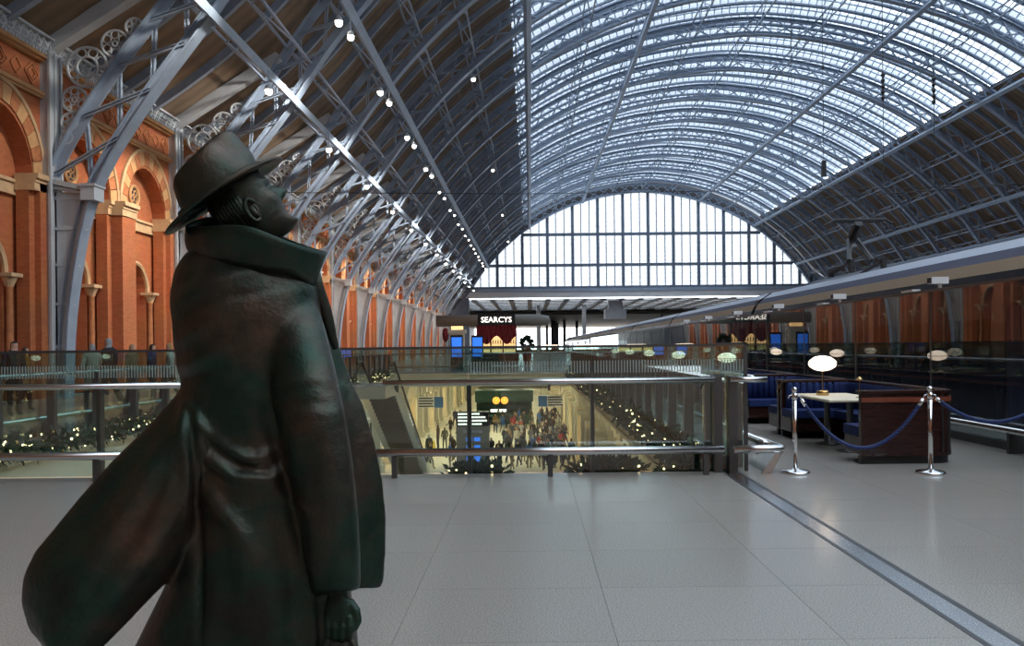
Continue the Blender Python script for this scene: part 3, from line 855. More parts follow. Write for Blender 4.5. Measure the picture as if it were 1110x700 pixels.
# lights under the edge of the opening on both sides
sl = MB().box(-0.06, 0.06, -0.9, 0.9, -0.06, 0).mesh('edge_light', 'hall_lamp')
for i in range(10):
    for x, nm in ((VX0 - 0.35, 'under the escalator side edge'), (VX1 + 0.4, 'under the garland side edge')):
        o = link('edge_light', sl, None, (x, 14 + i * 3.6, -0.6)); tag(o, 'slim warm strip light %s of the opening, %s one out' % (nm, ORD[i]), 'light', 'strip lights under the opening edge')
# ================================================================ BALUSTRADES
YB = 9.35
stripe_mat = 'etched_stripes'
def balustrade(name, label, joints, rails, striped, post_w=0.05, transform=None, lower=True, gh=1.525, inner=False):
    """along local X; camera / walkway side is -Y"""
    t = thing(name, label, 'balustrade', group='glass balustrades round the opening')
    for a, b_ in zip(joints[:-1], joints[1:]):
        g = MB().box(a + 0.008, b_ - 0.008, -0.008, 0.008, 0.02, gh).build('glass_panel', 'glass_balustrade', t)
        if striped(0.5 * (a + b_)):
            s_1 = MB().box(a + 0.02, b_ - 0.02, -0.0105, -0.0085, 1.215, 1.365).build('etched_band', stripe_mat, g)
    for a in joints:
        MB().box(a - post_w / 2, a + post_w / 2, 0.012, 0.05 + post_w, 0, 1.12).build('post', 'steel_dark', t)
    MB().box(joints[0], joints[-1], -0.02, 0.02, gh, gh + 0.03).build('cap_rail', 'steel_dark', t)
    for (a, b_) in rails:
        h = MB().tube([(a, -0.13, 1.12), (b_, -0.13, 1.12)], 0.036, 12).build('handrail', 'steel', t, True)
        l = MB().tube([(a - 0.06, -0.26, 0.30), (b_ + 0.06, -0.26, 0.30)], 0.05, 12).build('bumper_rail', 'steel', t, True)
        n = max(2, int((b_ - a) / 1.5) + 1)
        for i in range(n):
            x = a + 0.15 + (b_ - a - 0.3) * i / (n - 1)
            MB().bar((x, -0.13, 1.09), (x, 0.0, 1.02), 0.03, 0.03).build('bracket', 'steel_dark', h)
            mm_ = MB(); mm_.box(x - 0.03, x + 0.03, -0.28, -0.22, 0.0, 0.28); mm_.build('bracket', 'steel_dark', l)
    return t
J = [round(-0.76 + 1.51 * i, 3) for i in range(-6, 3)] 
near = balustrade('glass_balustrade', 'long frameless glass balustrade with steel rails across the front of the opening', J, [(-9.6, -3.6), (-1.78, 2.22)], lambda x: x < -3.6 or x > -1.3)
near.location = (0, YB, 0)
end = thing('glass_balustrade', 'short glass end panel with double post at the right end of the front balustrade', 'balustrade', (0, YB, 0), group='glass balustrades round the opening')
g = MB().box(2.30, 2.62, -0.008, 0.008, 0.02, 1.54).build('glass_panel', 'glass_balustrade', end)
MB().box(2.30, 2.62, -0.0105, -0.0085, 1.215, 1.365).build('etched_band', stripe_mat, g)
for x in (2.26, 2.44): MB().box(x - 0.05, x + 0.05, -0.10, 0.02, 0, 1.16).build('post', 'steel_dark', end)
MB().box(2.60, 2.64, -0.02, 0.02, 0, 1.57).build('end_post', 'steel_dark', end)
MB().box(2.26, 2.64, -0.02, 0.02, 1.54, 1.57).build('cap_rail', 'steel_dark', end)
MB().tube([(2.40, -0.13, 1.12), (2.84, -0.13, 1.12)], 0.036, 12).build('handrail', 'steel', end, True)
MB().tube([(2.40, -0.26, 0.30), (2.97, -0.26, 0.30), (2.98, -0.2, 0.30), (2.98, 0.6, 0.30)], 0.05, 12).build('bumper_rail', 'steel', end, True)
pm = MB(); pm.add([(2.92, -0.22, 0.27), (3.0, -0.22, 0.27), (2.86, -0.22, 0.0), (2.74, -0.22, 0.0), (2.92, -0.19, 0.27), (3.0, -0.19, 0.27), (2.86, -0.19, 0.0), (2.74, -0.19, 0.0)], [(0, 3, 2, 1), (4, 5, 6, 7), (0, 1, 5, 4), (1, 2, 6, 5), (2, 3, 7, 6), (3, 0, 4, 7)])
pm.add([(2.96, -0.2, 0.27), (2.96, 0.55, 0.27), (2.8, 0.55, 0.0), (2.8, -0.2, 0.0), (2.98, -0.2, 0.27), (2.98, 0.55, 0.27), (2.82, 0.55, 0.0), (2.82, -0.2, 0.0)], [(0, 3, 2, 1), (4, 5, 6, 7), (0, 1, 5, 4), (1, 2, 6, 5), (2, 3, 7, 6), (3, 0, 4, 7)])
pm.build('rail_bracket', 'steel', end)
Js = [round(1.45 * i, 3) for i in range(0, 27)]
side_r = balustrade('glass_balustrade', 'glass balustrade with dark posts running back beside the dining booths', Js, [(0.0, 37.7)], lambda x: False, 0.10)
side_r.location = (VX1 + 0.04, YB + 0.3, 0); side_r.rotation_euler = (0, 0, R(90)); side_r.scale = (1, -1, 1)
side_r.scale = (1, 1, 1); side_r.rotation_euler = (0, 0, R(-90)); side_r.location = (VX1 + 0.04, YB + 0.3 + Js[-1], 0)
# walkway side must face away from the opening (+X for the right edge)
side_r.rotation_euler = (0, 0, R(90)); side_r.location = (VX1 + 0.04, YB + 0.3, 0)
side_l = balustrade('glass_balustrade', 'glass balustrade with dark posts running back along the brick arcade side', Js, [(0.0, 37.7)], lambda x: False, 0.10)
side_l.rotation_euler = (0, 0, R(-90)); side_l.location = (VX0 - 0.04, YB + 0.3 + Js[-1], 0)
Jf = [round(VX0 + 1.427 * i, 3) for i in range(0, 9)]
far_b = balustrade('glass_balustrade', 'distant glass balustrade across the far end of the opening before the bar', Jf, [(VX0, VX1)], lambda x: False)
far_b.rotation_euler = (0, 0, R(180)); far_b.location = (VX0 + VX1, VY1 + 0.1, 0)
far_b.location = (VX0 + VX1, VY1 + 0.1, 0)

# ================================================================ GARLANDS
def garland(name, label, path, rad, nleaf, nlight, seed=1, sag=0.0, lr=0.014):
    rnd = random.Random(seed)
    t = thing(name, label, 'garland', group='christmas garlands on the opening edge')
    P = [Vector(p) for p in path]; L = [(b_ - a).length for a, b_ in zip(P[:-1], P[1:])]; T = sum(L)
    def pt(u):
        d = u * T
        for i, l in enumerate(L):
            if d <= l or i == len(L) - 1: return P[i].lerp(P[i + 1], min(1, d / l))
            d -= l
    m_ = MB()
    for i in range(nleaf):
        c = pt(rnd.random()); d = Vector((rnd.gauss(0, 1), rnd.gauss(0, 1), rnd.gauss(0.2, 1))).normalized()
        q = c + d * rad * rnd.uniform(0.1, 0.9); e = d + Vector((rnd.gauss(0, .6), rnd.gauss(0, .6), rnd.gauss(0, .6))); e.normalize()
        a = e.cross(Vector((rnd.random(), rnd.random(), rnd.random()))).normalized(); ln = rad * rnd.uniform(0.5, 0.9); w_ = ln * 0.22
        m_.add([q, q + e * ln * 0.5 + a * w_, q + e * ln, q + e * ln * 0.5 - a * w_], [(0, 1, 2, 3)])
    tag(m_.build('foliage', 'leaf', t), kind='stuff')
    m_ = MB()
    for i in range(nlight):
        c = pt(rnd.random()); d = Vector((rnd.gauss(0, 1), rnd.gauss(0, 1), rnd.gauss(0.3, 1))).normalized()
        m_.sphere(c + d * rad * rnd.uniform(0.75, 1.05), lr * rnd.uniform(0.7, 1.5), 6, 4)
    tag(m_.build('fairy_lights', 'lamp_tiny', t), kind='stuff')
    m_ = MB()
    for i in range(nlight // 5):
        c = pt(rnd.random()); d = Vector((rnd.gauss(0, 1), rnd.gauss(0, 1), rnd.gauss(0.3, 1))).normalized()
        m_.sphere(c + d * rad * 0.95, rad * 0.16, 8, 5)
    tag(m_.build('baubles', 'brass', t, True), kind='stuff')
    return t
garland('garland', 'lit christmas garland along the opening edge on the brick arcade side', [(VX0 + 0.16, VY0 + 0.4, -0.12), (VX0 + 0.16, VY1, -0.12)], 0.22, 8000, 620, 1, lr=0.017)
garland('garland', 'dark green garland with pale baubles along the edge beside the booths', [(VX1 - 0.20, VY0 + 0.5, -0.22), (VX1 - 0.20, VY1, -0.18)], 0.27, 9000, 420, 2, lr=0.016)
garland('fir_bush', 'dark fir bush behind the lower rail, in front of the totem sign', [(-0.95, VY0 + 0.35, -0.12), (-0.45, VY0 + 0.3, -0.1)], 0.19, 900, 20, 3)
garland('fir_bush', 'dark fir bush at the foot of the glass beside the garland', [(0.62, VY0 + 0.3, -0.1), (1.25, VY0 + 0.3, -0.06)], 0.20, 1200, 10, 4)
garland('fir_bush', 'small dark fir bush by the double post', [(1.75, VY0 + 0.3, -0.1), (2.3, VY0 + 0.3, -0.02)], 0.22, 1000, 14, 5)

# ================================================================ ESCALATOR
esc = thing('escalator', 'escalator with glass sides descending into the lower hall', 'escalator')
ex0, ex1 = -7.4, -6.0
A, B = (33.6, 0.0), (43.8, ZL)
MB().box(VX0, ex1 + 0.2, 30.5, A[0], -0.5, -0.005).build('landing', 'terrazzo', esc)
for x in (ex0, ex1):
    pts = [(x, A[0] - 1.0, 0.95), (x, A[0], 0.95), (x, B[0], ZL + 0.98), (x, B[0] + 1.3, ZL + 0.98), (x, B[0] + 1.55, ZL + 0.7)]
    MB().tube(pts, 0.05, 8).build('handrail', 'black', esc)
    m_ = MB(); vs = []
    for (y, z) in ((A[0] - 1, 0.02), (A[0], 0.02), (B[0], ZL + 0.05), (B[0] + 1.3, ZL + 0.05)):
        vs += [(x, y, z), (x, y, z + 0.9)]
    m_.add(vs, [(0, 2, 3, 1), (2, 4, 5, 3), (4, 6, 7, 5)]); o = m_.build('glass_side', 'glass_balustrade', esc)
    md = o.modifiers.new('thickness', 'SOLIDIFY'); md.thickness = 0.012
    m_ = MB(); m_.bar((x, A[0] - 1, -0.1), (x, A[0], -0.1), 0.3, 0.4, (1, 0, 0)); m_.bar((x, A[0], -0.1), (x, B[0], ZL - 0.05), 0.16, 0.45, (1, 0, 0)); m_.build('skirt', 'steel', esc)
ns = 30
st_me = MB().box(ex0 + 0.1, ex1 - 0.1, 0, 0.34, -0.2, 0).mesh('step', 'steel_dark')
for i in range(ns):
    link('step', st_me, esc, (0, A[0] + (B[0] - A[0]) * i / ns, (ZL) * (i + 0.5) / ns))

# ================================================================ LOWER HALL FURNITURE
def text_mesh(body, size, extrude, mat_name, align='CENTER'):
    c = bpy.data.curves.new('lettering', 'FONT'); c.body = body; c.size = size; c.extrude = extrude; c.align_x = align; c.align_y = 'CENTER'; c.resolution_u = 2
    o = bpy.data.objects.new('lettering', c); col.objects.link(o)
    dg = bpy.context.evaluated_depsgraph_get(); me = bpy.data.meshes.new_from_object(o.evaluated_get(dg))
    bpy.data.objects.remove(o); me.materials.clear(); me.materials.append(M[mat_name]); me.name = 'lettering'
    return me
mat('totem_grey', (0.22, 0.21, 0.19), 0.5); mat('sign_black', (0.01, 0.012, 0.016), 0.4); mat('sign_blue', (0.02, 0.14, 0.38), 0.5); mat('letter_lilac', (0.55, 0.55, 0.75), 0.5)
tt = thing('information_totem', 'grey information totem with black direction board and blue screens', 'sign', (-3.72, 48.6, ZL))
MB().box(-1.05, 1.05, 0, 0.3, 0, 2.5).build('body', 'totem_grey', tt)
hd = MB().box(-1.0, 1.0, -0.06, 0.34, 2.5, 3.42).build('direction_board', 'sign_black', tt)
for i, wd in enumerate((1.25, 1.65, 1.75, 1.45)):            # illegibly small lines of lettering
    m_ = MB(); x = -0.92; rnd = random.Random(i)
    while x < -0.92 + wd:
        l = rnd.uniform(0.05, 0.13); m_.box(x, x + l, -0.08, -0.06, 3.29 - i * 0.215 - 0.05, 3.29 - i * 0.215 + 0.05); x += l + 0.03
    m_.build('small_print', 'sign_text', hd)
link('lettering', text_mesh('St Pancras', 0.30, 0.01, 'letter_lilac'), tt, (0, -0.02, 2.18), (R(90), 0, 0))
for x in (-0.22, 0.28):
    for z0_, z1_ in ((1.55, 1.80), (0.2, 1.3)):
        MB().box(x - 0.19, x + 0.19, -0.03, 0, z0_, z1_).build('screen', 'screen_blue', tt)
def hanging_sign(label, x, y, z, w_, flip):
    t = thing('hanging_sign', label, 'sign', (x, y, z), group='blue hanging direction signs of the lower hall')
    MB().box(-w_ / 2, w_ / 2, -0.06, 0.06, 0, 0.85).build('panel', 'white', t)
    a, b_ = (w_ * 0.15, w_ / 2) if not flip else (-w_ / 2, -w_ * 0.15)
    MB().box(a, b_, -0.08, 0.08, 0.02, 0.83).build('blue_field', 'sign_blue', t)
    for i in range(4):
        p, q = (-w_ / 2 + 0.05, w_ * 0.12) if not flip else (-w_ * 0.12, w_ / 2 - 0.05)
        MB().box(p, q - 0.1 * (i % 2), -0.08, -0.06, 0.08 + i * 0.2, 0.17 + i * 0.2).build('small_print', 'sign_black', t)
    for sx in (-1, 1): MB().tube([(sx * w_ * 0.4, 0, 0.8), (sx * w_ * 0.4, 0, -0.65 - z)], 0.02, 6).build('hanger', 'steel_dark', t)
hanging_sign('blue and white hanging direction sign over the escalator side of the crowd', -9.0 * 0 - 7.6, 58, -3.05, 1.9, False)
hanging_sign('blue and white hanging direction sign over the pilaster side of the crowd', 1.5, 58, -3.05, 1.9, True)
ks = thing('kiosk', 'dark green kiosk with glowing orange lamps deep in the lower hall', 'kiosk', (-2.6, 74, ZL))
mat('kiosk_green', (0.01, 0.05, 0.03), 0.4)
MB().box(-2.7, 2.7, 0, 2.4, 0, 1.0).build('counter', 'kiosk_green', ks); MB().box(-2.8, 2.8, -0.2, 2.6, 2.2, 3.3).build('fascia', 'kiosk_green', ks)
for x in (-2.6, -0.9, 0.9, 2.6): MB().box(x - 0.08, x + 0.08, 0, 0.16, 1.0, 2.2).build('post', 'kiosk_green', ks)
MB().box(-2.7, 2.7, 2.2, 2.4, 1.0, 2.2).build('back_panel', 'kiosk_green', ks)
for x in (-0.75, 0.05): MB().sphere((x, -0.35, 2.35), 0.36, 12, 8).build('orange_lamp', 'orange_glow', ks, True)
MB().box(-1.3, 0.2, -0.3, -0.2, 1.25, 1.5).build('light_box', 'sign_text', ks)
ys = thing('caution_sign', 'small yellow caution sign standing on the lower hall floor', 'sign', (-7.0, 54, ZL)); mat('yellow', (0.75, 0.5, 0.05), 0.5)
for s in (-1, 1): MB().bar((0, s * 0.22, 0), (0, 0, 0.95), 0.4, 0.03, (0, 1, 0.2)).build('panel', 'yellow', ys)
cs = thing('wall_screen', 'bright cyan advertising screen on the arcade wall beside the escalator', 'screen', (-9.35, 40.6, -3.9))
MB().box(-0.2, 0.0, -0.7, 0.7, 0, 1.9).build('housing', 'dark', cs); MB().box(0, 0.02, -0.62, 0.62, 0.08, 1.82).build('screen', 'screen_cyan', cs)
MB().box(-0.62, 0.62, -0.72, -0.70, 0.08, 1.82).build('screen', 'screen_cyan', cs); MB().box(-0.2, 0.66, -0.7, -0.6, 0, 1.9).build('housing', 'dark', cs)

# ================================================================ GLASS SCREEN TO THE PLATFORM
XS = 6.8
scr = thing('glass_screen', 'tall glass screen between concourse and platform', 'screen', (XS, 0, 0))
for i in range(-2, 28):
    y = 4 + i * 3.0
    MB().box(-0.01, 0.01, y + 0.01, y + 2.99, 0.12, 2.40).build('glass_panel', 'glass_screen', scr)
    MB().box(-0.015, 0.015, y - 0.012, y + 0.012, 0, 2.42).build('post', 'steel_dark', scr)
MB().box(-0.05, 0.05, -2, 88, 0.0, 0.12).build('base_channel', 'steel_dark', scr)
MB().box(-0.03, 0.03, -2, 88, 2.40, 2.44).build('top_rail', 'steel_dark', scr)
MB().tube([(-0.22, -2, 0.32), (-0.22, 88, 0.32)], 0.045, 10).build('bumper_rail', 'steel', scr, True)
for i in range(30): MB().box(-0.25, -0.05, -1.5 + i * 3, -1.44 + i * 3, 0.0, 0.30).build('bracket', 'steel_dark', scr)
for i in range(6):
    y = 12.7 + i * 4.1
    t = thing('security_camera', 'small white camera box on the glass screen top, %s from the rope barrier' % ORD[i], 'camera', (XS, y, 2.44), group='boxes along the top of the glass screen')
    MB().box(-0.03, 0.03, -0.03, 0.03, 0, 0.12).build('bracket', 'white', t)
    t.scale = (.7, .7, .7); MB().box(-0.24, 0.16, -0.10, 0.10, 0.10, 0.26).build('housing', 'white', t); MB().box(-0.26, -0.24, -0.08, 0.08, 0.12, 0.24).build('lens', 'dark', t)
    MB().box(-0.1, 0.1, 1.1, 1.7, 0.0, 0.05).build('junction_tray', 'white', t)

# ================================================================ TRAIN
mat('train_body', (0.022, 0.026, 0.04), 0.25); mat('train_roof', (0.33, 0.36, 0.43), 0.4); mat('train_line', (0.32, 0.23, 0.14), 0.5); mat('train_glass', (0.006, 0.007, 0.012), 0.08); mat('train_navy', (0.018, 0.02, 0.055), 0.55); mat('train_red', (0.25, 0.03, 0.02), 0.4)
prof = [(0.10, -1.0), (0.0, 0.0), (0.0, 1.9), (0.06, 2.55), (0.16, 2.9), (0.30, 3.16), (0.52, 3.38), (0.9, 3.62), (1.45, 3.72)]
def car_section(i0, i1, length, inset=0.0, close=False):
    P = prof[i0:i1 + 1]; P = [(x - inset, z) for x, z in P]
    full = P + [(2.9 - x, z) for x, z in P[::-1]] if i1 == len(prof) - 1 else None
    m_ = MB(); seq = full or P
    def strip(seq):
        vs = []; fs = []
        for x, z in seq: vs += [(x, 0, z), (x, length, z)]
        for i in range(len(seq) - 1): fs.append((2 * i, 2 * i + 1, 2 * i + 3, 2 * i + 2))
        m_.add(vs, fs)
    strip(seq)
    if not full: strip([(2.9 - x, z) for x, z in P[::-1]])
    if close:
        loop = prof + [(2.9 - x, z) for x, z in prof[::-1]]
        for y in (0.0, length):
            o_ = len(m_.v); m_.v += [(x, y, z) for x, z in loop]; m_.f.append(tuple(range(o_, o_ + len(loop)))); m_.mi.append(0)
    return m_
CL = 18.4
shell = car_section(0, 4, CL, 0, True).mesh('body_side', 'train_body'); stripe = car_section(4, 5, CL).mesh('cant_rail_stripe', 'train_line')
navy = car_section(5, 6, CL).mesh('navy_band', 'train_navy'); roof = car_section(6, 8, CL).mesh('roof', 'train_roof')
win = MB().box(-0.015, 0.0, 0, 1.55, 1.05, 1.98).mesh('window', 'train_glass')
door = MB().box(-0.02, 0.0, 0, 0.95, 0.0, 2.2).mesh('door', 'train_navy')
pod = MB(); pod.box(0.9, 2.0, 3, 9, 3.68, 3.95); pod.box(1.0, 1.9, 11, 15, 3.68, 3.88); podm = pod.mesh('roof_equipment', 'train_roof')
gang = MB().box(0.3, 2.6, -0.4, 0.0, -0.8, 3.3).mesh('gangway', 'black')
for c in range(11):
    y = -6 + c * (CL + 0.4)
    lab = 'dark train carriage with a tan line under a pale roof, %s behind the glass screen' % (['closest', 'second', 'third', 'fourth', 'fifth', 'sixth', 'seventh', 'eighth', 'ninth', 'tenth', 'last'][c])
    t = thing('train_carriage', lab, 'train', (9.0, y, 0), group='carriages of the train')
    for nm, me in (('body_side', shell), ('cant_rail_stripe', stripe), ('navy_band', navy), ('roof', roof), ('gangway', gang)): link(nm, me, t)
    for i in range(7): link('window', win, t, (0, 2.2 + i * 2.0, 0))
    for yy in (0.7, CL - 1.65): link('door', door, t, (0, yy, 0))
    for i in range(3): pass
pg = thing('pantograph', 'black pantograph raised on the train roof', 'pantograph', (10.45, 24.4, 3.72))
for s in (-1, 1):
    MB().tube([(s * 0.5, 0.9, 0.1), (s * 0.45, -0.7, 0.35)], 0.06, 6).build('base_frame', 'black', pg)
    MB().tube([(s * 0.35 - 0.2, -0.7, 0.35), (s * 0.12 + 0.15, 0.7, 1.2)], 0.085, 6).build('arm', 'black', pg)
    MB().box(s * 0.5 - 0.06, s * 0.5 + 0.06, 0.8, 0.92, 0.0, 0.12).build('insulator', 'black', pg)
    MB().box(s * 0.5 - 0.06, s * 0.5 + 0.06, -0.78, -0.62, 0.0, 0.4).build('insulator', 'black', pg)
MB().tube([(0.1, 0.7, 1.2), (0.1, 0.1, 1.65)], 0.14, 6).build('upper_arm', 'black', pg)
for yy in (-0.12, 0.2): MB().tube([(-0.95, yy, 1.6), (-0.75, yy, 1.72), (0.85, yy, 1.72), (1.05, yy, 1.6)], 0.045, 6).build('contact_strip', 'black', pg)

# ================================================================ OVERHEAD WIRES
cw = thing('catenary_span', 'thin overhead wires with dark insulators strung across the shed', 'wires')
MB().tube([(-15.9, 40, 9.75), (0, 40, 9.5), (20, 40, 9.6), (57, 40, 10.6)], 0.018, 5).build('cross_wire', 'black', cw)
MB().tube([(16, 46, 10.2), (20.5, 46, 10.4), (30, 46, 11.0), (57, 46, 12)], 0.03, 5).build('cross_wire', 'black', cw)
for (px, ya, yb, ins) in ((861, 70, 185, 0), (895, 74, 193, 1), (960, 82, 205, 2), (1015, 87, 205, 2)):
    Y = 48.0; X = (px - 575) * Y / 830; zt = EYE + (375 - ya) * Y / 830; zb = EYE + (375 - yb) * Y / 830
    d = MB().tube([(X, Y, 29.0 if X < 30 else 27), (X, Y, zb)], 0.02, 5).build('dropper', 'black', cw)
    if ins:
        z0_ = zt if ins == 2 else zt
        m_ = MB()
        m_.lathe([(0.05 + 0.09 * (j % 2), z0_ - 0.18 * j) for j in range(11 if ins == 2 else 2)][::-1], 8, (X, Y, 0)); m_.build('insulator', 'black', d)
    if ins == 1:
        MB().box(X - 0.12, X + 0.12, Y - 0.1, Y + 0.1, zb - 0.1, zb + 0.9).build('insulator', 'black', d)
MB().tube([(16.5, 48, 19.3), (18.5, 48, 19.1), (19, 48, 19)], 0.015, 4).build('cross_wire', 'black', cw)

# ================================================================ DINING BOOTHS
def rounded_path(pts, r, n=6):
    out = [Vector(pts[0])]
    for a, b_, c in zip(pts[:-2], pts[1:-1], pts[2:]):
        a, b_, c = Vector(a), Vector(b_), Vector(c); u = (a - b_).normalized(); v_ = (c - b_).normalized()
        p, q = b_ + u * r, b_ + v_ * r
        for i in range(n + 1):
            t = i / n; out.append((1 - t) ** 2 * p + 2 * t * (1 - t) * b_ + t * t * q)
    out.append(Vector(pts[-1])); return out
def offset_path(P, d):
    out = []
    for i, p in enumerate(P):
        t = (P[min(i + 1, len(P) - 1)] - P[max(i - 1, 0)]).normalized(); n = Vector((-t.y, t.x, 0)); out.append(p + n * d)
    return out
def wall_along(m_, P, d0, d1, z0_, z1_):
    A_, B_ = offset_path(P, d0), offset_path(P, d1); vs = []; fs = []
    for a, b_ in zip(A_, B_): vs += [(a.x, a.y, z0_), (b_.x, b_.y, z0_), (b_.x, b_.y, z1_), (a.x, a.y, z1_)]
    n = len(P)
    for i in range(n - 1):
        for k in range(4):
            l = (k + 1) % 4; fs.append((i * 4 + k, i * 4 + l, i * 4 + 4 + l, i * 4 + 4 + k))
    fs.append((3, 2, 1, 0)); fs.append((n * 4 - 4, n * 4 - 3, n * 4 - 2, n * 4 - 1)); m_.add(vs, fs)
def densify(P, step):
    out = []
    for a, b_ in zip(P[:-1], P[1:]):
        n = max(1, int((b_ - a).length / step))
        for i in range(n): out.append(a.lerp(b_, i / n))
    out.append(P[-1]); return out
def booth(label, y0_, ln, x0_=4.2, x1_=5.46):
    t = thing('dining_booth', label, 'booth', (x0_, y0_, 0), group='velvet dining booths along the glass screen')
    w_ = x1_ - x0_
    P = rounded_path([(0, 0, 0), (w_, 0, 0), (w_, ln, 0), (0, ln, 0)], 0.38, 8)
    m_ = MB(); wall_along(m_, P, 0.0, 0.07, 0.10, 0.90); m_.build('wood_shell', 'mahogany', t)
    m_ = MB(); wall_along(m_, P, 0.02, 0.10, 0.0, 0.10); m_.build('plinth', 'black', t)
    m_ = MB(); wall_along(m_, P, -0.02, 0.17, 0.90, 0.935); m_.build('top_capping', 'mahogany', t)
    m_ = MB(); wall_along(m_, P, -0.025, 0.0, 0.79, 0.85); m_.build('red_rail', 'mahogany_red', t)
    m_ = MB(); wall_along(m_, P, -0.02, 0.0, 0.10, 0.15); m_.build('skirting', 'mahogany', t)
    dp = densify(P, 0.45)
    m_ = MB()
    for p in dp[1:-1:2]: m_.box(p.x - 0.012, p.x + 0.012, p.y - 0.012, p.y + 0.012, 0.12, 0.88)
    m_.build('panel_seams', 'black', t)
    Q = densify(offset_path(P, 0.13), 0.10)
    m_ = MB(); 
    for p in Q[1:-1]: m_.tube([(p.x, p.y, 0.42), (p.x, p.y, 0.86), (p.x, p.y, 0.90)], [0.065, 0.065, 0.045], 8)
    m_.build('channelled_backrest', 'velvet', t, True)
    m_ = MB(); wall_along(m_, P, 0.07, 0.52, 0.12, 0.34); m_.build('seat_base', 'mahogany', t)
    m_ = MB(); wall_along(m_, P, 0.09, 0.57, 0.34, 0.47); o = m_.build('seat_cushion', 'velvet', t)
    bv = o.modifiers.new('soft', 'BEVEL'); bv.width = 0.03; bv.segments = 3; bv.limit_method = 'ANGLE'
    return t
def booth_table(label, x, y, lamp=None):
    t = thing('booth_table', label, 'table', (x, y, 0), group='tables in the dining booths')
    m_ = MB(); m_.box(-0.42, 0.42, -0.72, 0.72, 0.72, 0.76); o = m_.build('table_top', 'cream', t); bv = o.modifiers.new('edge', 'BEVEL'); bv.width = 0.012
    for yy in (-0.42, 0.42):
        MB().lathe([(0.19, 0), (0.19, 0.015), (0.05, 0.04), (0.045, 0.70), (0.12, 0.72)], 14, (0, yy, 0)).build('pedestal', 'steel_dark', t, True)
    return t
def table_lamp(label, x, y, lit=True):
    t = thing('table_lamp', label, 'lamp', (x, y, 0.76), group='mushroom lamps on the booth tables')
    MB().lathe([(0.09, 0), (0.09, 0.06), (0.075, 0.07), (0.012, 0.075)], 16).build('base', 'brass', t, True)
    MB().lathe([(0.010, 0.07), (0.010, 0.37)], 8).build('stem', 'brass', t)
    m_ = MB(); r = 0.205
    m_.lathe([(0.02, 0.365), (r * 0.55, 0.385), (r * 0.9, 0.43), (r, 0.47), (r * 0.93, 0.52), (r * 0.6, 0.575), (r * 0.2, 0.595), (0.005, 0.597)], 24)
    m_.build('globe_shade', 'lamp_globe', t, True)
    MB().tube([(r * 1.005 * math.cos(a), r * 1.005 * math.sin(a), 0.468) for a in [2 * math.pi * j / 24 for j in range(24)]], 0.006, 5, closed=True).build('shade_rim', 'brass', t)
    return t
for i in range(6):
    y = 9.75 + i * 5.65
    nm = ORD[i]
    booth('curved mahogany booth with blue channelled velvet seat, %s lamp lit booth from the rope barrier' % nm, y, 3.15)
    booth_table('cream topped booth table carrying the %s mushroom lamp from the rope barrier' % nm, 4.55, y + 1.6)
    table_lamp('glowing mushroom table lamp, %s from the rope barrier' % nm, 4.42, y + 1.85)
    if i < 5: booth('narrow mahogany booth with blue velvet seat, standing just behind the %s lamp lit booth' % nm, y + 3.25, 2.3)
bp_ = thing('small_lamp', 'small unlit brass lamp on the first booth table', 'lamp', (4.72, 11.0, 0.76))
MB().lathe([(0.05, 0), (0.05, 0.01), (0.006, 0.02), (0.006, 0.26)], 10).build('stem', 'brass', bp_); MB().lathe([(0.05, 0.25), (0.045, 0.27), (0.012, 0.30)], 12).build('shade', 'brass', bp_)
mn_ = thing('menu_holder', 'small white condiment tray on the first booth table', 'tray', (4.78, 10.62, 0.76))
MB().box(-0.09, 0.09, -0.07, 0.07, 0, 0.05).build('tray', 'white', mn_)
for s in (-1, 1): MB().lathe([(0.025, 0.05), (0.025, 0.10), (0.015, 0.12)], 10, (s * 0.04, 0, 0)).build('shaker', 'steel', mn_, True)

# ================================================================ ROPE BARRIER
SP = [(3.15, 9.15), (4.70, 9.02), (6.45, 9.35)]
SPL = ['chrome stanchion post of the rope barrier, beside the end of the glass balustrade', 'chrome stanchion post of the rope barrier, in front of the curved booth', 'chrome stanchion post of the rope barrier, beside the glass screen']
for (x, y), lb in zip(SP, SPL):
    t = thing('stanchion', lb, 'stanchion', (x, y, 0), group='chrome posts of the rope barrier')
    MB().lathe([(0.165, 0), (0.165, 0.018), (0.15, 0.032), (0.05, 0.045), (0.035, 0.06)], 28).build('base', 'chrome', t, True)
    MB().lathe([(0.026, 0.05), (0.026, 0.90)], 16).build('pole', 'chrome', t, True)
    MB().lathe([(0.03, 0.88), (0.036, 0.90), (0.036, 0.945), (0.02, 0.955), (0.022, 0.965), (0.034, 0.985), (0.034, 1.005), (0.018, 1.025), (0.002, 1.03)], 16).build('finial', 'chrome', t, True)
    m_ = MB()
    for s in (-1, 1): m_.tube([(s * 0.036, 0, 0.93), (s * 0.07, 0, 0.92), (s * 0.075, 0, 0.89)], 0.008, 6)
    m_.build('rope_hook', 'chrome', t, True)
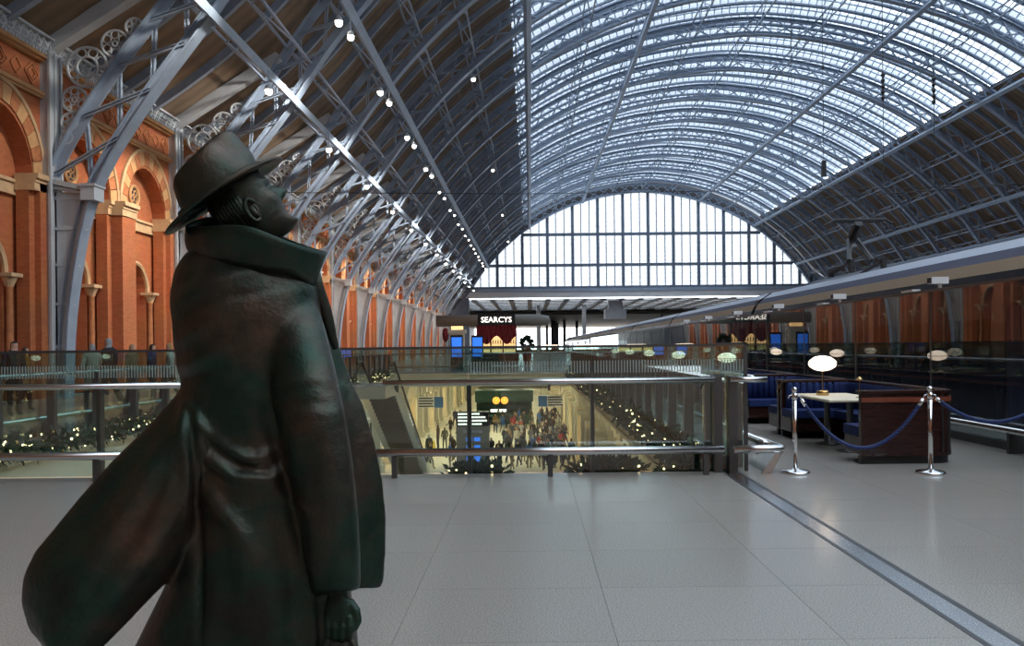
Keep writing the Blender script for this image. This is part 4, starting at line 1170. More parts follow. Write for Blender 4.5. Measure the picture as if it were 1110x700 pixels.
for (a, b_, sag, lb) in ((SP[0], SP[1], 0.58, 'blue twisted rope sagging between the two chrome posts before the booth'), (SP[1], SP[2], 0.30, 'blue twisted rope running from the middle post towards the glass screen')):
    t = thing('barrier_rope', lb, 'rope', group='blue ropes of the barrier')
    A_, B_ = Vector((a[0] + 0.08, a[1], 0.88)), Vector((b_[0] - 0.08, b_[1], 0.88))
    n = 110
    def cpt(u):
        p = A_.lerp(B_, u); p.z -= sag * 4 * u * (1 - u); return p
    for st in range(3):
        pts = []
        for i in range(n + 1):
            u = 0.03 + 0.94 * i / n; an = i * 0.8 + st * 2.094; p = cpt(u); pts.append(p + Vector((0, math.cos(an), math.sin(an))) * 0.013)
        MB().tube(pts, 0.014, 6).build('strand', 'rope', t, True)
    for u0_, u1_ in ((0.0, 0.035), (0.965, 1.0)): MB().tube([cpt(u0_), cpt(u1_)], 0.022, 10).build('end_cap', 'chrome', t, True)

# ================================================================ BAR
yb_ = 56.0
bar = thing('champagne_bar', 'champagne bar with lit sign, red drapes and glowing bottle shelves', 'bar', (-2.45, yb_, 0))
MB().tube([(-4.4, 0, 3.45), (3.2, 0, 3.45), (3.75, 0, 3.40), (3.9, 0, 3.36)], [0.42, 0.42, 0.34, 0.1], 16).build('canopy_tube', 'totem_grey', bar, True)
MB().box(-1.35, 1.35, -0.5, 0.1, 3.1, 3.85).build('sign_board', 'sign_black', bar)
link('lettering', text_mesh('SEARCYS', 0.56, 0.03, 'sign_text'), bar, (0.0, -0.56, 3.47), (R(90), 0, 0))
m_ = MB()
vs = []; fs = []
for i in range(41):
    x = -1.45 + 2.9 * i / 40; d = 0.06 * math.sin(i * 1.7); zl = 2.15 + 0.3 * math.cos(i / 40 * 2 * math.pi * 2) - 0.15
    vs += [(x, -0.45 + d, 3.1), (x * 1.02, -0.45 - d, zl), (x, -0.38 + d, 3.1), (x * 1.02, -0.38 - d, zl)]
for i in range(40):
    a = i * 4; fs += [(a, a + 1, a + 5, a + 4), (a + 2, a + 6, a + 7, a + 3)]
m_.add(vs, fs); m_.build('red_drape', 'red_drape', bar)
MB().box(-1.6, 1.6, -1.0, -0.6, 0, 1.05).build('counter', 'mahogany', bar); MB().box(-1.7, 1.7, -1.1, -0.5, 1.05, 1.12).build('counter_top', 'brass', bar)
MB().box(-1.4, 1.4, 0.3, 0.4, 1.0, 2.3).build('glowing_shelf_back', 'shelf_glow', bar)
for z in (1.35, 1.75): MB().box(-1.4, 1.4, 0.05, 0.3, z, z + 0.03).build('shelf', 'mahogany', bar)
for x in (-1.4, -0.45, 0.45, 1.4): MB().box(x - 0.05, x + 0.05, -0.1, 0.3, 0, 3.1).build('upright', 'mahogany', bar)
bot = MB().lathe([(0.04, 0), (0.04, 0.2), (0.015, 0.25), (0.015, 0.31)], 8).mesh('bottle', 'kiosk_green', True)
for zi, z in enumerate((1.38, 1.78)):
    for i in range(14):
        o = link('bottle', bot, None, (-2.45 - 1.25 + i * 0.19, yb_ + 0.17, z)); tag(o, 'dark bottle on the %s glowing bar shelf, %s along the row' % (['lower', 'upper'][zi], ORD[i]), 'bottle', 'bottles on the bar shelves')
def ad_screen(label, x, y):
    t = thing('advertising_screen', label, 'screen', (x, y, 0), group='blue advertising screens beside the bar')
    MB().box(-0.42, 0.42, -0.08, 0.08, 0, 2.35).build('housing', 'sign_black', t); MB().box(-0.34, 0.34, -0.10, -0.08, 0.85, 2.2).build('screen', 'screen_blue', t)
    MB().box(-0.5, 0.5, -0.2, 0.2, 0, 0.06).build('foot', 'steel_dark', t)
    return t
ad_screen('large blue advertising screen at the far end beside the rib feet', -5.05, 52.5); ad_screen('smaller blue advertising screen close beside the bar drapes', -3.75, 54.2)
kb = thing('heater_pillar', 'lit stone gate pillar above the large blue screen', 'pillar', (-5.15, 54, 0))
MB().box(-0.5, 0.5, -0.3, 0.3, 0, 2.5).build('shaft', 'cream', kb); MB().box(-0.62, 0.62, -0.4, 0.4, 2.5, 2.75).build('cap', 'cream', kb); MB().box(-0.4, 0.4, -0.25, 0.25, 2.75, 3.0).build('lamp_box', 'shelf_glow', kb)
pl = thing('red_lantern', 'dark red hanging lantern beside the rib feet near the bar', 'lantern', (-6.2, 56, 0))
MB().lathe([(0.05, 1.9), (0.2, 2.1), (0.24, 2.5), (0.2, 2.8), (0.05, 2.95)], 12).build('lantern_body', 'red_drape', pl, True); MB().lathe([(0.15, 0), (0.03, 0.05), (0.03, 1.95)], 8).build('pole', 'steel_dark', pl)
pt_ = thing('potted_bush', 'dark round potted bush in a red tub beside the bar', 'plant', (-0.25, 55, 0))
MB().lathe([(0.25, 0), (0.33, 1.1), (0.30, 1.12)], 14).build('tub', 'red_drape', pt_, True)
m_ = MB(); rnd = random.Random(5)
for i in range(500):
    d = Vector((rnd.gauss(0, 1), rnd.gauss(0, 1), rnd.gauss(0, 1))).normalized(); q = Vector((0, 0, 1.75)) + d * 0.5 * rnd.uniform(0.4, 1); a = d.cross(Vector((rnd.random(), 1, rnd.random()))).normalized()
    m_.add([q, q + d * 0.08 + a * 0.07, q + d * 0.17, q + d * 0.08 - a * 0.07], [(0, 1, 2, 3)])
tag(m_.build('foliage', 'leaf', pt_), kind='stuff'); MB().lathe([(0.04, 1.1), (0.03, 1.6)], 6).build('stem', 'mahogany', pt_)
for i, (x, y, wd) in enumerate([(1.5, 60, 2.6), (5.0, 62, 3.0), (3.4, 50, 1.6)]):
    t = thing('seating_counter', ['long pale counter behind the potted bush', 'long grey counter with lamps near the train', 'low white counter at the far end of the glass balustrade'][i], 'counter', (x, y, 0))
    MB().box(-wd / 2, wd / 2, -0.3, 0.3, 0, 1.0).build('front', 'iron_grey', t); MB().box(-wd / 2 - 0.1, wd / 2 + 0.1, -0.4, 0.4, 1.0, 1.06).build('top', 'white', t)
    MB().box(-wd / 4, wd / 4, -0.1, 0.1, 1.5, 1.62).build('light_tube', 'lamp_globe', t)
    for s in (-1, 1): MB().box(s * wd / 4 - 0.02, s * wd / 4 + 0.02, -0.02, 0.02, 1.06, 1.5).build('light_leg', 'steel_dark', t)

# ================================================================ ROOF LAMPS
lamp_body = MB().lathe([(0.15, 0.06), (0.155, 0.10), (0.13, 0.20), (0.06, 0.28), (0.03, 0.30)], 14).mesh('housing', 'iron_grey', True)
lamp_lens = MB().lathe([(0.02, -0.13), (0.09, -0.11), (0.135, -0.04), (0.145, 0.06)], 14).mesh('lens', 'lamp_white', True)
lamp_stem = MB().lathe([(0.02, 0.28), (0.02, 0.85)], 6).mesh('stem', 'iron')
def roof_lamp(label, x, y, z, sc=1.0, lit=None):
    t = thing('roof_floodlight', label, 'floodlight', (x, y, z), group='floodlights hung from the roof ribs')
    t.scale = (sc, sc, sc)
    link('housing', lamp_body, t); link('lens', lamp_lens, t); link('stem', lamp_stem, t)
for k in range(0, 13):
    y = Y0 + k * BAY
    s16, s12 = s_of_z(15.9), s_of_z(11.4)
    p = off(s16, -0.2); q = off(s12, -0.2)
    nm = ORD[k]
    if k == 0: spot('rib_flood', (XC - p[0] + 0.2, y - 2.4, p[1] - 2.0), (-14.4, y + 0.5, 7.6), 2200, (1, 0.93, 0.82), 62, 0.7, 0.15)
    if k > 0:
        roof_lamp('white hung floodlight on the %s rib, upper lamp of its pair' % nm, XC - p[0] - 0.05, y - 2.0, p[1] - 0.5, 1.1 if k < 5 else .8)
        roof_lamp('white hung floodlight on the %s rib, lower lamp of its pair' % nm, XC - p[0] + 0.35, y - 1.6, p[1] - 0.95, 1.0 if k < 5 else .75)
        spot('rib_flood', (XC - p[0] + 0.2, y - 2.4, p[1] - 2.0), (-14.4, y + 0.5, 7.6), 3700, (1, 0.95, 0.87), 88, 0.8, 0.15)
    q = off(s_of_z(12.6), -0.3); roof_lamp('single round floodlight on the lower girder beyond the %s rib' % nm, XC - q[0] + 0.05, y + BAY / 2, q[1] - 0.85, 1.0)
    if k % 3 == 0 and k > 2:
        r_ = off(s_of_dx(24.5), -0.2); roof_lamp('small floodlight high under the deck on the %s rib' % nm, XC - r_[0], y - 0.4, r_[1] - 0.6, 1.0)
    spot('wall_flood', (XC - q[0] + 0.05, y + BAY / 2, q[1] - 1.15), (-16, y + BAY / 2, 4.5), 2400, (1, 0.82, 0.62), 75, 0.8, 0.12)
# ================================================================ PEOPLE
def person_mesh(variant):
    rnd = random.Random(variant)
    st = [0.0, 0.16, 0.26, 0.08][variant % 4]             # stride
    V = [(0, 0, .95), (0, 0, 1.12), (0, .01, 1.30), (0, .01, 1.42), (0, 0, 1.50), (0, -.01, 1.60), (0, -.01, 1.70)]
    Rr = [(.155, .115), (.145, .11), (.17, .115), (.13, .09), (.055, .06), (.082, .10), (.055, .06)]
    E = [(0, 1), (1, 2), (2, 3), (3, 4), (4, 5), (5, 6)]
    def chain(root, pts, rs):
        p = root
        for q, r in zip(pts, rs):
            V.append(q); Rr.append(r); E.append((p, len(V) - 1)); p = len(V) - 1
    for s in (-1, 1):
        f = -st * s
        chain(0, [(s * .09, 0, .88), (s * .10, f * .6 - .02, .50), (s * .10, f * .9 + (.10 if f > 0 else .02), .09), (s * .105, f * .9 - .10 + (.10 if f > 0 else 0.0), .04)], [(.095, .10), (.066, .07), (.045, .05), (.042, .035)])
        bend = [0.0, .06, .12, .20][variant % 4]
        chain(3, [(s * .17, .01, 1.40), (s * .235, .03 + f * -.2, 1.13), (s * .225, -.03 - bend - f * .3, .90 + bend * .8), (s * .215, -.05 - bend * 1.3 - f * .3, .80 + bend)], [(.07, .07), (.055, .055), (.042, .042), (.035, .045)])
    me = bpy.data.meshes.new('person'); me.from_pydata(V, E, [])
    o = bpy.data.objects.new('person', me); col.objects.link(o)
    sk = o.modifiers.new('skin', 'SKIN'); sk.use_smooth_shade = True
    sv = me.skin_vertices[0].data
    for i, r in enumerate(Rr): sv[i].radius = r; sv[i].use_root = (i == 0)
    sb = o.modifiers.new('sub', 'SUBSURF'); sb.levels = 1; sb.render_levels = 1
    dg = bpy.context.evaluated_depsgraph_get(); m2 = bpy.data.meshes.new_from_object(o.evaluated_get(dg))
    bpy.data.objects.remove(o)
    m2.materials.clear()
    for n in ('coat_black', 'trouser_dark', 'skin_tone', 'hair_dark', 'black'): m2.materials.append(M[n])
    long_coat = variant in (1, 3)
    for p in m2.polygons:
        x, y, z = p.center
        if z > 1.49: mi = 3 if (z > 1.655 or y > 0.015) else 2
        elif z < .085: mi = 4
        elif abs(x) > .17 and z < .86 + .1 * (variant % 4 > 1): mi = 2
        elif z > (.62 if long_coat else .90) or abs(x) > .19: mi = 0
        else: mi = 1
        p.material_index = mi; p.use_smooth = True
    m2.name = 'person'
    return m2
COATS = {'black': (.012, .012, .014), 'navy': (.012, .02, .05), 'grey': (.12, .12, .125), 'tan': (.32, .20, .10), 'red': (.32, .03, .025), 'cream': (.5, .45, .36), 'blue': (.04, .12, .32), 'olive': (.06, .065, .03), 'white': (.6, .6, .58), 'brown': (.09, .05, .03), 'green': (.04, .18, .05), 'orange': (.5, .17, .03), 'charcoal': (.03, .03, .033), 'dark brown': (.03, .018, .012), 'dark green': (.012, .03, .02), 'maroon': (.06, .012, .014), 'slate': (.06, .07, .085)}
TROU = {'black': (.012, .012, .014), 'blue denim': (.03, .05, .10), 'dark grey': (.05, .05, .055), 'beige': (.3, .24, .16)}
HAIR = {'dark': (.015, .01, .008), 'brown': (.06, .03, .015), 'fair': (.35, .22, .09), 'grey': (.3, .3, .3)}
for k_, c in COATS.items(): mat('coat_' + k_.replace(' ', '_'), c, 0.8)
for k_, c in TROU.items(): mat('trouser_' + k_.replace(' ', '_'), c, 0.8)
mat('trouser_dark', (.02, .02, .022), 0.8)
for k_, c in HAIR.items(): mat('hair_' + k_, c, 0.7)
mat('skin_tone', (.48, .26, .17), 0.55); mat('skin_deep', (.16, .08, .05), 0.55)
PM = [person_mesh(v) for v in range(4)]
used_combo = set()
def person(x, y, z, rz, coat, trou, hair, variant, where, sc=1.0, group='people in the lower hall', skin='skin_tone'):
    o = link('person', PM[variant], None, (x, y, z), (0, 0, rz)); o.scale = (sc, sc, sc)
    for i, n in enumerate(('coat_' + coat.replace(' ', '_'), 'trouser_' + trou.replace(' ', '_'), skin, 'hair_' + hair, 'black')):
        o.material_slots[i].link = 'OBJECT'; o.material_slots[i].material = M[n]
    tag(o, 'person with %s hair in %s coat and %s trousers %s' % (hair, coat, trou, where), 'person', group)
    return o
# walkway beside the brick arcade
for (px, y, coat, trou, hair, v, rz, sc) in [(15, 18.2, 'black', 'black', 'dark', 0, 1.2, 1.0), (27, 19.6, 'orange', 'black', 'brown', 1, 2.4, 0.93), (100, 18.6, 'cream', 'dark grey', 'grey', 1, 4.0, 0.96), (118, 18.0, 'black', 'dark grey', 'grey', 2, 4.6, 1.03), (143, 18.8, 'tan', 'black', 'fair', 3, 1.6, 0.95), (165, 19.5, 'navy', 'blue denim', 'brown', 0, 2.0, 0.95), (184, 20.0, 'white', 'black', 'fair', 2, 5.0, 0.97)]:
    person((px - 575) * y / 830, y, 0, rz, coat, trou, hair, v, 'walking before the brick arcade', sc * 1.06, 'people on the arcade walkway')
rnd = random.Random(21)
cl_, tl_, hl_ = list(COATS), list(TROU), list(HAIR)
wts = [12, 9, 4, 3, 1.5, 2, 2, 4, 1.5, 5, .6, .6, 9, 8, 6, 4, 5]
placed = []
def try_place(x, y):
    for (a, b_) in placed:
        if (a - x) ** 2 + (b_ - y) ** 2 < 0.62 ** 2: return False
    placed.append((x, y)); return True
BLOCK = [(-4.9, -2.5, 48.2, 49.4), (-5.6, 0.4, 73.3, 77), (-7.8, -5.6, 40, 46.2), (-7.4, -6.6, 53.4, 54.6)]
np_ = 0; tries = 0
while np_ < 110 and tries < 4000:
    tries += 1
    y = 46.5 + 30 * rnd.random() ** 1.5
    x = rnd.uniform(-1.6, 2.6) if rnd.random() < 0.72 else rnd.uniform(-8.0, -1.5)
    if any(a - .3 < x < b_ + .3 and c - .3 < y < d + .3 for a, b_, c, d in BLOCK): continue
    c, t_, h = rnd.choices(cl_, wts)[0], rnd.choice(tl_), rnd.choice(hl_)
    if (c, t_, h) in used_combo: continue
    if not try_place(x, y): continue
    used_combo.add((c, t_, h))
    person(x, y, ZL, rnd.uniform(0, 6.28), c, t_, h, rnd.randrange(4), 'in lower hall crowd', rnd.uniform(.94, 1.06), skin='skin_tone' if rnd.random() < .8 else 'skin_deep')
    np_ += 1

# ================================================================ STATUE
YS = 2.9
def S(x, y, d=0.0):
    """point of the statue from its measured outline, d metres behind its middle plane"""
    y_ = y + 0.0105 * (x - 575); x_ = x - 0.0105 * (y - 375); Y = YS + d
    return Vector(((x_ - 575) * Y / 830, Y, EYE - (y_ - 375) * Y / 830))
PXM = YS / 830
m, nt, b = nodes_of('bronze'); M['bronze'] = m
tc = nt.nodes.new('ShaderNodeTexCoord')
def noise(sc, det=5, rough=.6):
    n = nt.nodes.new('ShaderNodeTexNoise'); n.inputs['Scale'].default_value = sc; n.inputs['Detail'].default_value = det; n.inputs['Roughness'].default_value = rough
    nt.links.new(tc.outputs['Object'], n.inputs['Vector']); return n
def ramp(n, stops):
    r = nt.nodes.new('ShaderNodeValToRGB'); cr = r.color_ramp
    cr.elements[0].position, cr.elements[0].color = stops[0][0], (*stops[0][1], 1); cr.elements[1].position, cr.elements[1].color = stops[-1][0], (*stops[-1][1], 1)
    for p, c in stops[1:-1]:
        e = cr.elements.new(p); e.color = (*c, 1)
    nt.links.new(n.outputs['Fac'], r.inputs[0]); return r
r1 = ramp(noise(2.1, 6), [(.34, (.024, .023, .022)), (.45, (.018, .044, .032)), (.54, (.046, .043, .033)), (.66, (.10, .060, .044))])
r2 = ramp(noise(9, 8, .7), [(.3, (.55, .62, .58)), (.7, (1.25, 1.2, 1.1))])
mm = nt.nodes.new('ShaderNodeMixRGB'); mm.blend_type = 'MULTIPLY'; mm.inputs[0].default_value = 1
nt.links.new(r1.outputs[0], mm.inputs[1]); nt.links.new(r2.outputs[0], mm.inputs[2]); nt.links.new(mm.outputs[0], b.inputs['Base Color'])
b.inputs['Metallic'].default_value = 0.65
rg = nt.nodes.new('ShaderNodeMapRange'); rg.inputs['To Min'].default_value = .30; rg.inputs['To Max'].default_value = .52
nt.links.new(noise(5, 6).outputs['Fac'], rg.inputs['Value']); nt.links.new(rg.outputs[0], b.inputs['Roughness'])
bp = nt.nodes.new('ShaderNodeBump'); bp.inputs['Strength'].default_value = .35; bp.inputs['Distance'].default_value = .01
nt.links.new(noise(38, 6, .65).outputs['Fac'], bp.inputs['Height']); nt.links.new(bp.outputs[0], b.inputs['Normal'])

statue = thing('statue', 'dark green bronze statue of a man in hat and windblown overcoat gazing upwards', 'statue', (-1.0, YS, 0))
def local(v): return Vector(v) - Vector((-1.0, YS, 0))
def ring_loft(m_, rings, cap=True):
    n = len(rings[0]); vs = [p for r in rings for p in r]; fs = []
    for i in range(len(rings) - 1):
        for k in range(n):
            l = (k + 1) % n; fs.append((i * n + k, i * n + l, (i + 1) * n + l, (i + 1) * n + k))
    if cap: fs.append(tuple(range(n - 1, -1, -1))); fs.append(tuple((len(rings) - 1) * n + k for k in range(n)))
    m_.add([local(p) for p in vs], fs)
def ell(x, y, hw, hd, d=0.0, n=32, tilt=0.0, pw=2.0, skew=0.0):
    out = []
    for k in range(n):
        a = 2 * math.pi * k / n; c, s = math.cos(a), math.sin(a)
        c = math.copysign(abs(c) ** (2 / pw), c); s = math.copysign(abs(s) ** (2 / pw), s)
        out.append(S(x + hw * c * math.cos(tilt), y + hw * c * math.sin(tilt), d + hd * s + skew * c))
    return out
coat = MB()
rows_t = [(258, 228, 306, .09), (266, 212, 322, .12), (276, 199, 332, .145), (292, 189, 341, .195), (315, 184, 346, .225), (345, 185, 350, .235), (380, 189, 352, .225), (415, 195, 350, .205), (450, 200, 348, .195), (480, 203, 347, .19), (520, 204, 352, .20), (560, 202, 360, .215), (600, 193, 370, .23), (638, 177, 380, .24), (670, 161, 386, .25), (700, 146, 389, .255), (735, 131, 392, .26)]
ring_loft(coat, [ell((a + b_) / 2, y, (b_ - a) / 2, hd, 0.02, pw=2.3, skew=0.05) for y, a, b_, hd in rows_t])
# sleeve
sl_rows = [(288, 306, 40, .12, .05), (305, 328, 39, .125, .0), (316.5, 358, 37, .125, -.06), (326, 402, 37.5, .122, -.125), (336, 450, 38, .115, -.185), (345.5, 500, 37, .11, -.195), (354, 550, 34, .105, -.20), (361, 600, 30, .095, -.195), (365.5, 634, 26, .085, -.19), (366, 642, 24, .08, -.19)]
ring_loft(coat, [ell(x, y, hw, hd, d, tilt=-.12 if i > 2 else 0.0) for i, (x, y, hw, hd, d) in enumerate(sl_rows)])
# far shoulder and sleeve, mostly hidden behind the body
ring_loft(coat, [ell(x, y, hw, hd, d) for x, y, hw, hd, d in [(235, 300, 42, .12, .08), (262, 350, 36, .12, .20), (290, 420, 34, .11, .24), (315, 500, 30, .10, .24), (330, 560, 26, .09, .22)]])
# front flap of the open coat
fl = [(285, 318, 344), (300, 322, 346), (330, 330, 358), (375, 335, 368), (410, 340, 380), (440, 345, 394), (480, 350, 406.5), (520, 352, 414.5), (560, 352, 418.5), (600, 352, 418), (625, 352, 416.5), (638, 352, 414)]
rings = []
for y, a, b_ in fl:
    r_ = []
    for k in range(12):
        t = k / 11; r_.append(S(a + (b_ - a) * t, y + (0 if t < .9 or y < 636 else -2), .04 + .14 * t - .018))
    for k in range(12):
        t = 1 - k / 11; r_.append(S(a + (b_ - a) * t, y, .04 + .14 * t + .018))
    rings.append(r_)
ring_loft(coat, rings)
# windblown tail
tl = [((226, 405), (236, 520), .0, .10), ((205, 412), (222, 545), -.02, .10), ((190, 428), (216, 575), -.05, .095), ((160, 461), (204, 604), -.09, .085), ((121, 499), (188, 624), -.13, .075), ((86, 538), (166, 647), -.17, .065), ((59, 571), (144, 670), -.20, .055), ((37, 597), (126, 689), -.22, .048), ((25, 622), (112, 703), -.23, .042), ((21.5, 650), (98, 714), -.235, .036), ((29, 680), (80, 719), -.235, .03), ((46, 702), (66, 716), -.235, .022)]
rings = []
for (p, q, d, th) in tl:
    r_ = []
    for k in range(24):
        a = 2 * math.pi * k / 24; c, s = math.cos(a), math.sin(a)
        t = .5 - .5 * math.copysign(abs(c) ** .8, c)
        bow = -.07 * math.sin(math.pi * t)
        r_.append(S(p[0] + (q[0] - p[0]) * t, p[1] + (q[1] - p[1]) * t, d + bow + th * s))
    rings.append(r_)
ring_loft(coat, rings)
def remesh(mb_, voxel, smooth_it=5, name='x'):
    me = bpy.data.meshes.new(name); me.from_pydata(mb_.v, [], mb_.f)
    bm = bmesh.new(); bm.from_mesh(me); bmesh.ops.recalc_face_normals(bm, faces=bm.faces); bm.to_mesh(me); bm.free()
    o = bpy.data.objects.new(name, me); col.objects.link(o)
    r = o.modifiers.new('r', 'REMESH'); r.mode = 'VOXEL'; r.voxel_size = voxel
    if smooth_it:
        sm = o.modifiers.new('s', 'SMOOTH'); sm.iterations = smooth_it; sm.factor = .5
    dg = bpy.context.evaluated_depsgraph_get(); m2 = bpy.data.meshes.new_from_object(o.evaluated_get(dg))
    bpy.data.objects.remove(o); m2.name = name
    return m2
cm = remesh(coat, .0105, 12, 'overcoat')
FOLDS = [([(207, 438), (222, 468), (246, 492), (275, 500), (298, 490)], 8, .022), ([(211, 462), (228, 498), (255, 517), (288, 519), (312, 508)], 9, .026), ([(216, 470), (234, 486), (258, 506), (290, 510)], 6, -.024),
         ([(208, 478), (218, 520), (236, 552), (262, 582), (280, 620)], 10, .020), ([(300, 535), (320, 548), (335, 550)], 7, .012), ([(207, 448), (209, 520), (212, 600), (214, 700)], 5, -.026), ([(198, 430), (203, 520), (200, 600)], 7, .012),
         ([(188, 330), (228, 306), (290, 290)], 7, .009), ([(188, 348), (240, 322), (300, 312)], 7, -.008), ([(190, 372), (235, 345)], 7, .009), ([(192, 398), (240, 380)], 7, .009), ([(193, 412), (225, 402)], 5, -.007), ([(190, 310), (225, 288)], 5, -.008),
         ([(284, 395), (290, 450), (308, 520), (330, 600)], 9, -.014), ([(200, 455), (150, 535), (95, 600)], 12, .014), ([(206, 515), (165, 590), (115, 655)], 13, .014), ([(203, 480), (150, 565), (95, 640)], 9, -.012), ([(190, 440), (120, 530), (60, 600)], 9, -.010),
         ([(205, 440), (190, 500), (150, 600)], 8, .010), ([(300, 420), (340, 410), (358, 415)], 6, .006), ([(302, 445), (340, 436), (362, 440)], 6, -.006), ([(310, 470), (345, 462)], 6, .006), ([(368, 420), (376, 480), (384, 560), (388, 620)], 5, .010), ([(290, 285), (325, 300), (345, 330)], 8, .010),
         ([(255, 560), (262, 640), (262, 720)], 12, .012), ([(290, 560), (300, 640), (305, 720)], 10, -.012), ([(330, 590), (338, 680), (340, 720)], 9, .012), ([(232, 620), (225, 680), (220, 730)], 9, .012)]
nv = len(cm.vertices); co = np.empty(nv * 3); cm.vertices.foreach_get('co', co); co = co.reshape(-1, 3)
no = np.empty(nv * 3); cm.vertices.foreach_get('normal', no); no = no.reshape(-1, 3)
W = co + np.array([-1.0, YS, 0]); pxs = 575 + 830 * W[:, 0] / W[:, 1]; pys = 375 - 830 * (W[:, 2] - EYE) / W[:, 1]
pys = pys - 0.0105 * (pxs - 575); 
disp = np.zeros(nv)
for pts, wd, amp in FOLDS:
    P = np.array(pts, float); best = np.full(nv, 1e9); par = np.zeros(nv)
    for i, (a, c) in enumerate(zip(P[:-1], P[1:])):
        ab = c - a; t = np.clip(((pxs - a[0]) * ab[0] + (pys - a[1]) * ab[1]) / (ab @ ab), 0, 1)
        dd = np.hypot(pxs - a[0] - t * ab[0], pys - a[1] - t * ab[1]); u = (i + t) / (len(P) - 1)
        sel = dd < best; best[sel] = dd[sel]; par[sel] = u[sel]
    disp += amp * np.exp(-(best / wd) ** 2) * (0.45 + 0.55 * np.sin(np.pi * par))
facing = np.clip(-no[:, 1] * 1.4, 0, 1)
co = co + no * (disp * facing)[:, None]
cm.vertices.foreach_set('co', co.reshape(-1)); cm.materials.clear(); cm.materials.append(M['bronze'])
cm.polygons.foreach_set('use_smooth', [True] * len(cm.polygons)); cm.update()
coat_o = link('overcoat', cm, statue)
# collar, turned up
def ring_pts(ctrl_, n=48):
    P = ctrl_; m_ = len(P); out = []
    for i in range(m_):
        p0, p1, p2, p3 = [np.array(P[(i + j - 1) % m_], float) for j in range(4)]
        for k in range(n // m_):
            t = k / (n // m_); out.append(0.5 * (2 * p1 + (p2 - p0) * t + (2 * p0 - 5 * p1 + 4 * p2 - p3) * t * t + (3 * p1 - p0 - 3 * p2 + p3) * t ** 3))
    return out
#          tip            near side                                     back                far side
cb_ = [(338, 312, .02), (318, 298, -.12), (272, 292, -.16), (226, 282, -.11), (208, 272, .02), (228, 268, .14), (272, 280, .19), (318, 296, .15)]
cmid = [(344, 292, .02), (318, 280, -.15), (272, 270, -.20), (222, 266, -.14), (203, 262, .02), (226, 252, .13), (272, 260, .16), (318, 278, .14)]
ct_ = [(352, 272, .03), (318, 263.5, -.17), (268, 245, -.23), (224, 245, -.16), (205, 246, .02), (226, 236, .11), (272, 243, .14), (318, 262, .13)]
R0, R1, R2 = ring_pts(cb_), ring_pts(cmid), ring_pts(ct_)
vs = []; fs = []; n = len(R0)
for ring in (R0, R1, R2):
    for p in ring: vs.append(local(S(*p)))
for i in range(2):
    for k in range(n):
        l = (k + 1) % n; fs.append((i * n + k, i * n + l, (i + 1) * n + l, (i + 1) * n + k))
o = MB().add(vs, fs).build('collar', 'bronze', statue, True)
md = o.modifiers.new('sub', 'SUBSURF'); md.levels = 1; md.render_levels = 1
md = o.modifiers.new('thick', 'SOLIDIFY'); md.thickness = .014
# lapel edge down the open front
m_ = MB(); m_.tube([local(S(x, y, d)) for x, y, d in [(338, 292, .03), (343, 312, .05), (352, 335, .06), (358, 358, .07), (364, 378, .09)]], [.03, .03, .026, .022, .012], 10); m_.build('lapel', 'bronze', statue, True)
# head frame
fv = Vector((.7285, .34, .595)).normalized(); wv_ = Vector((-.539, -.251, .804)); wv_ = (wv_ - fv * wv_.dot(fv)).normalized(); sv_ = fv.cross(wv_)
if sv_.y > 0: sv_ = -sv_
HC = S(268, 222, 0.01)
def H(f, w_, s): return local(HC + fv * f + wv_ * w_ + sv_ * s)
Wk = [-.168, -.158, -.148, -.13, -.105, -.075, -.045, -.015, .015, .045, .08, .115, .14, .152]
Fk = [.075, .105, .118, .117, .108, .109, .112, .112, .106, .112, .108, .085, .05, .01]
Bk = [.03, .035, .04, .055, .075, .095, .11, .12, .126, .128, .122, .10, .06, .01]
Sk = [.03, .042, .052, .066, .079, .087, .091, .093, .094, .095, .092, .076, .048, .01]
nr, na = 56, 64; vs = []; fs = []
for i in range(nr + 1):
    w_ = Wk[0] + (Wk[-1] - Wk[0]) * i / nr
    ff, bb, ss = np.interp(w_, Wk, Fk), np.interp(w_, Wk, Bk), np.interp(w_, Wk, Sk)
    for k in range(na):
        a = 2 * math.pi * k / na; c, s = math.cos(a), math.sin(a)
        f = (ff if c > 0 else bb) * math.copysign(abs(c) ** .85, c); sd = ss * math.copysign(abs(s) ** .9, s)
        g = lambda a0, w0, sa, sw: math.exp(-((math.atan2(math.sin(a - a0), math.cos(a - a0))) / sa) ** 2 - ((w_ - w0) / sw) ** 2)
        b_ = .038 * g(0, -.030, .16, .018) + .022 * g(0, -.005, .12, .025) + .010 * g(0, -.045, .26, .012)
        b_ += .010 * g(0, .034, .6, .012) - .016 * (g(.42, .012, .20, .014) + g(-.42, .012, .20, .014)) + .006 * (g(.42, .010, .10, .008) + g(-.42, .010, .10, .008))
        b_ += .008 * (g(.75, -.03, .35, .03) + g(-.75, -.03, .35, .03)) + .009 * g(0, -.082, .30, .007) + .009 * g(0, -.100, .26, .008) - .006 * g(0, -.091, .34, .004) - .008 * g(0, -.118, .3, .01) + .008 * g(0, -.142, .35, .014)
        f += b_ * c; sd += b_ * s
        vs.append(H(f, w_, sd))
for i in range(nr):
    for k in range(na):
        l = (k + 1) % na; fs.append((i * na + k, i * na + l, (i + 1) * na + l, (i + 1) * na + k))
fs.append(tuple(range(na - 1, -1, -1))); fs.append(tuple(nr * na + k for k in range(na)))
hd_ = MB().add(vs, fs).build('head', 'bronze', statue, True)
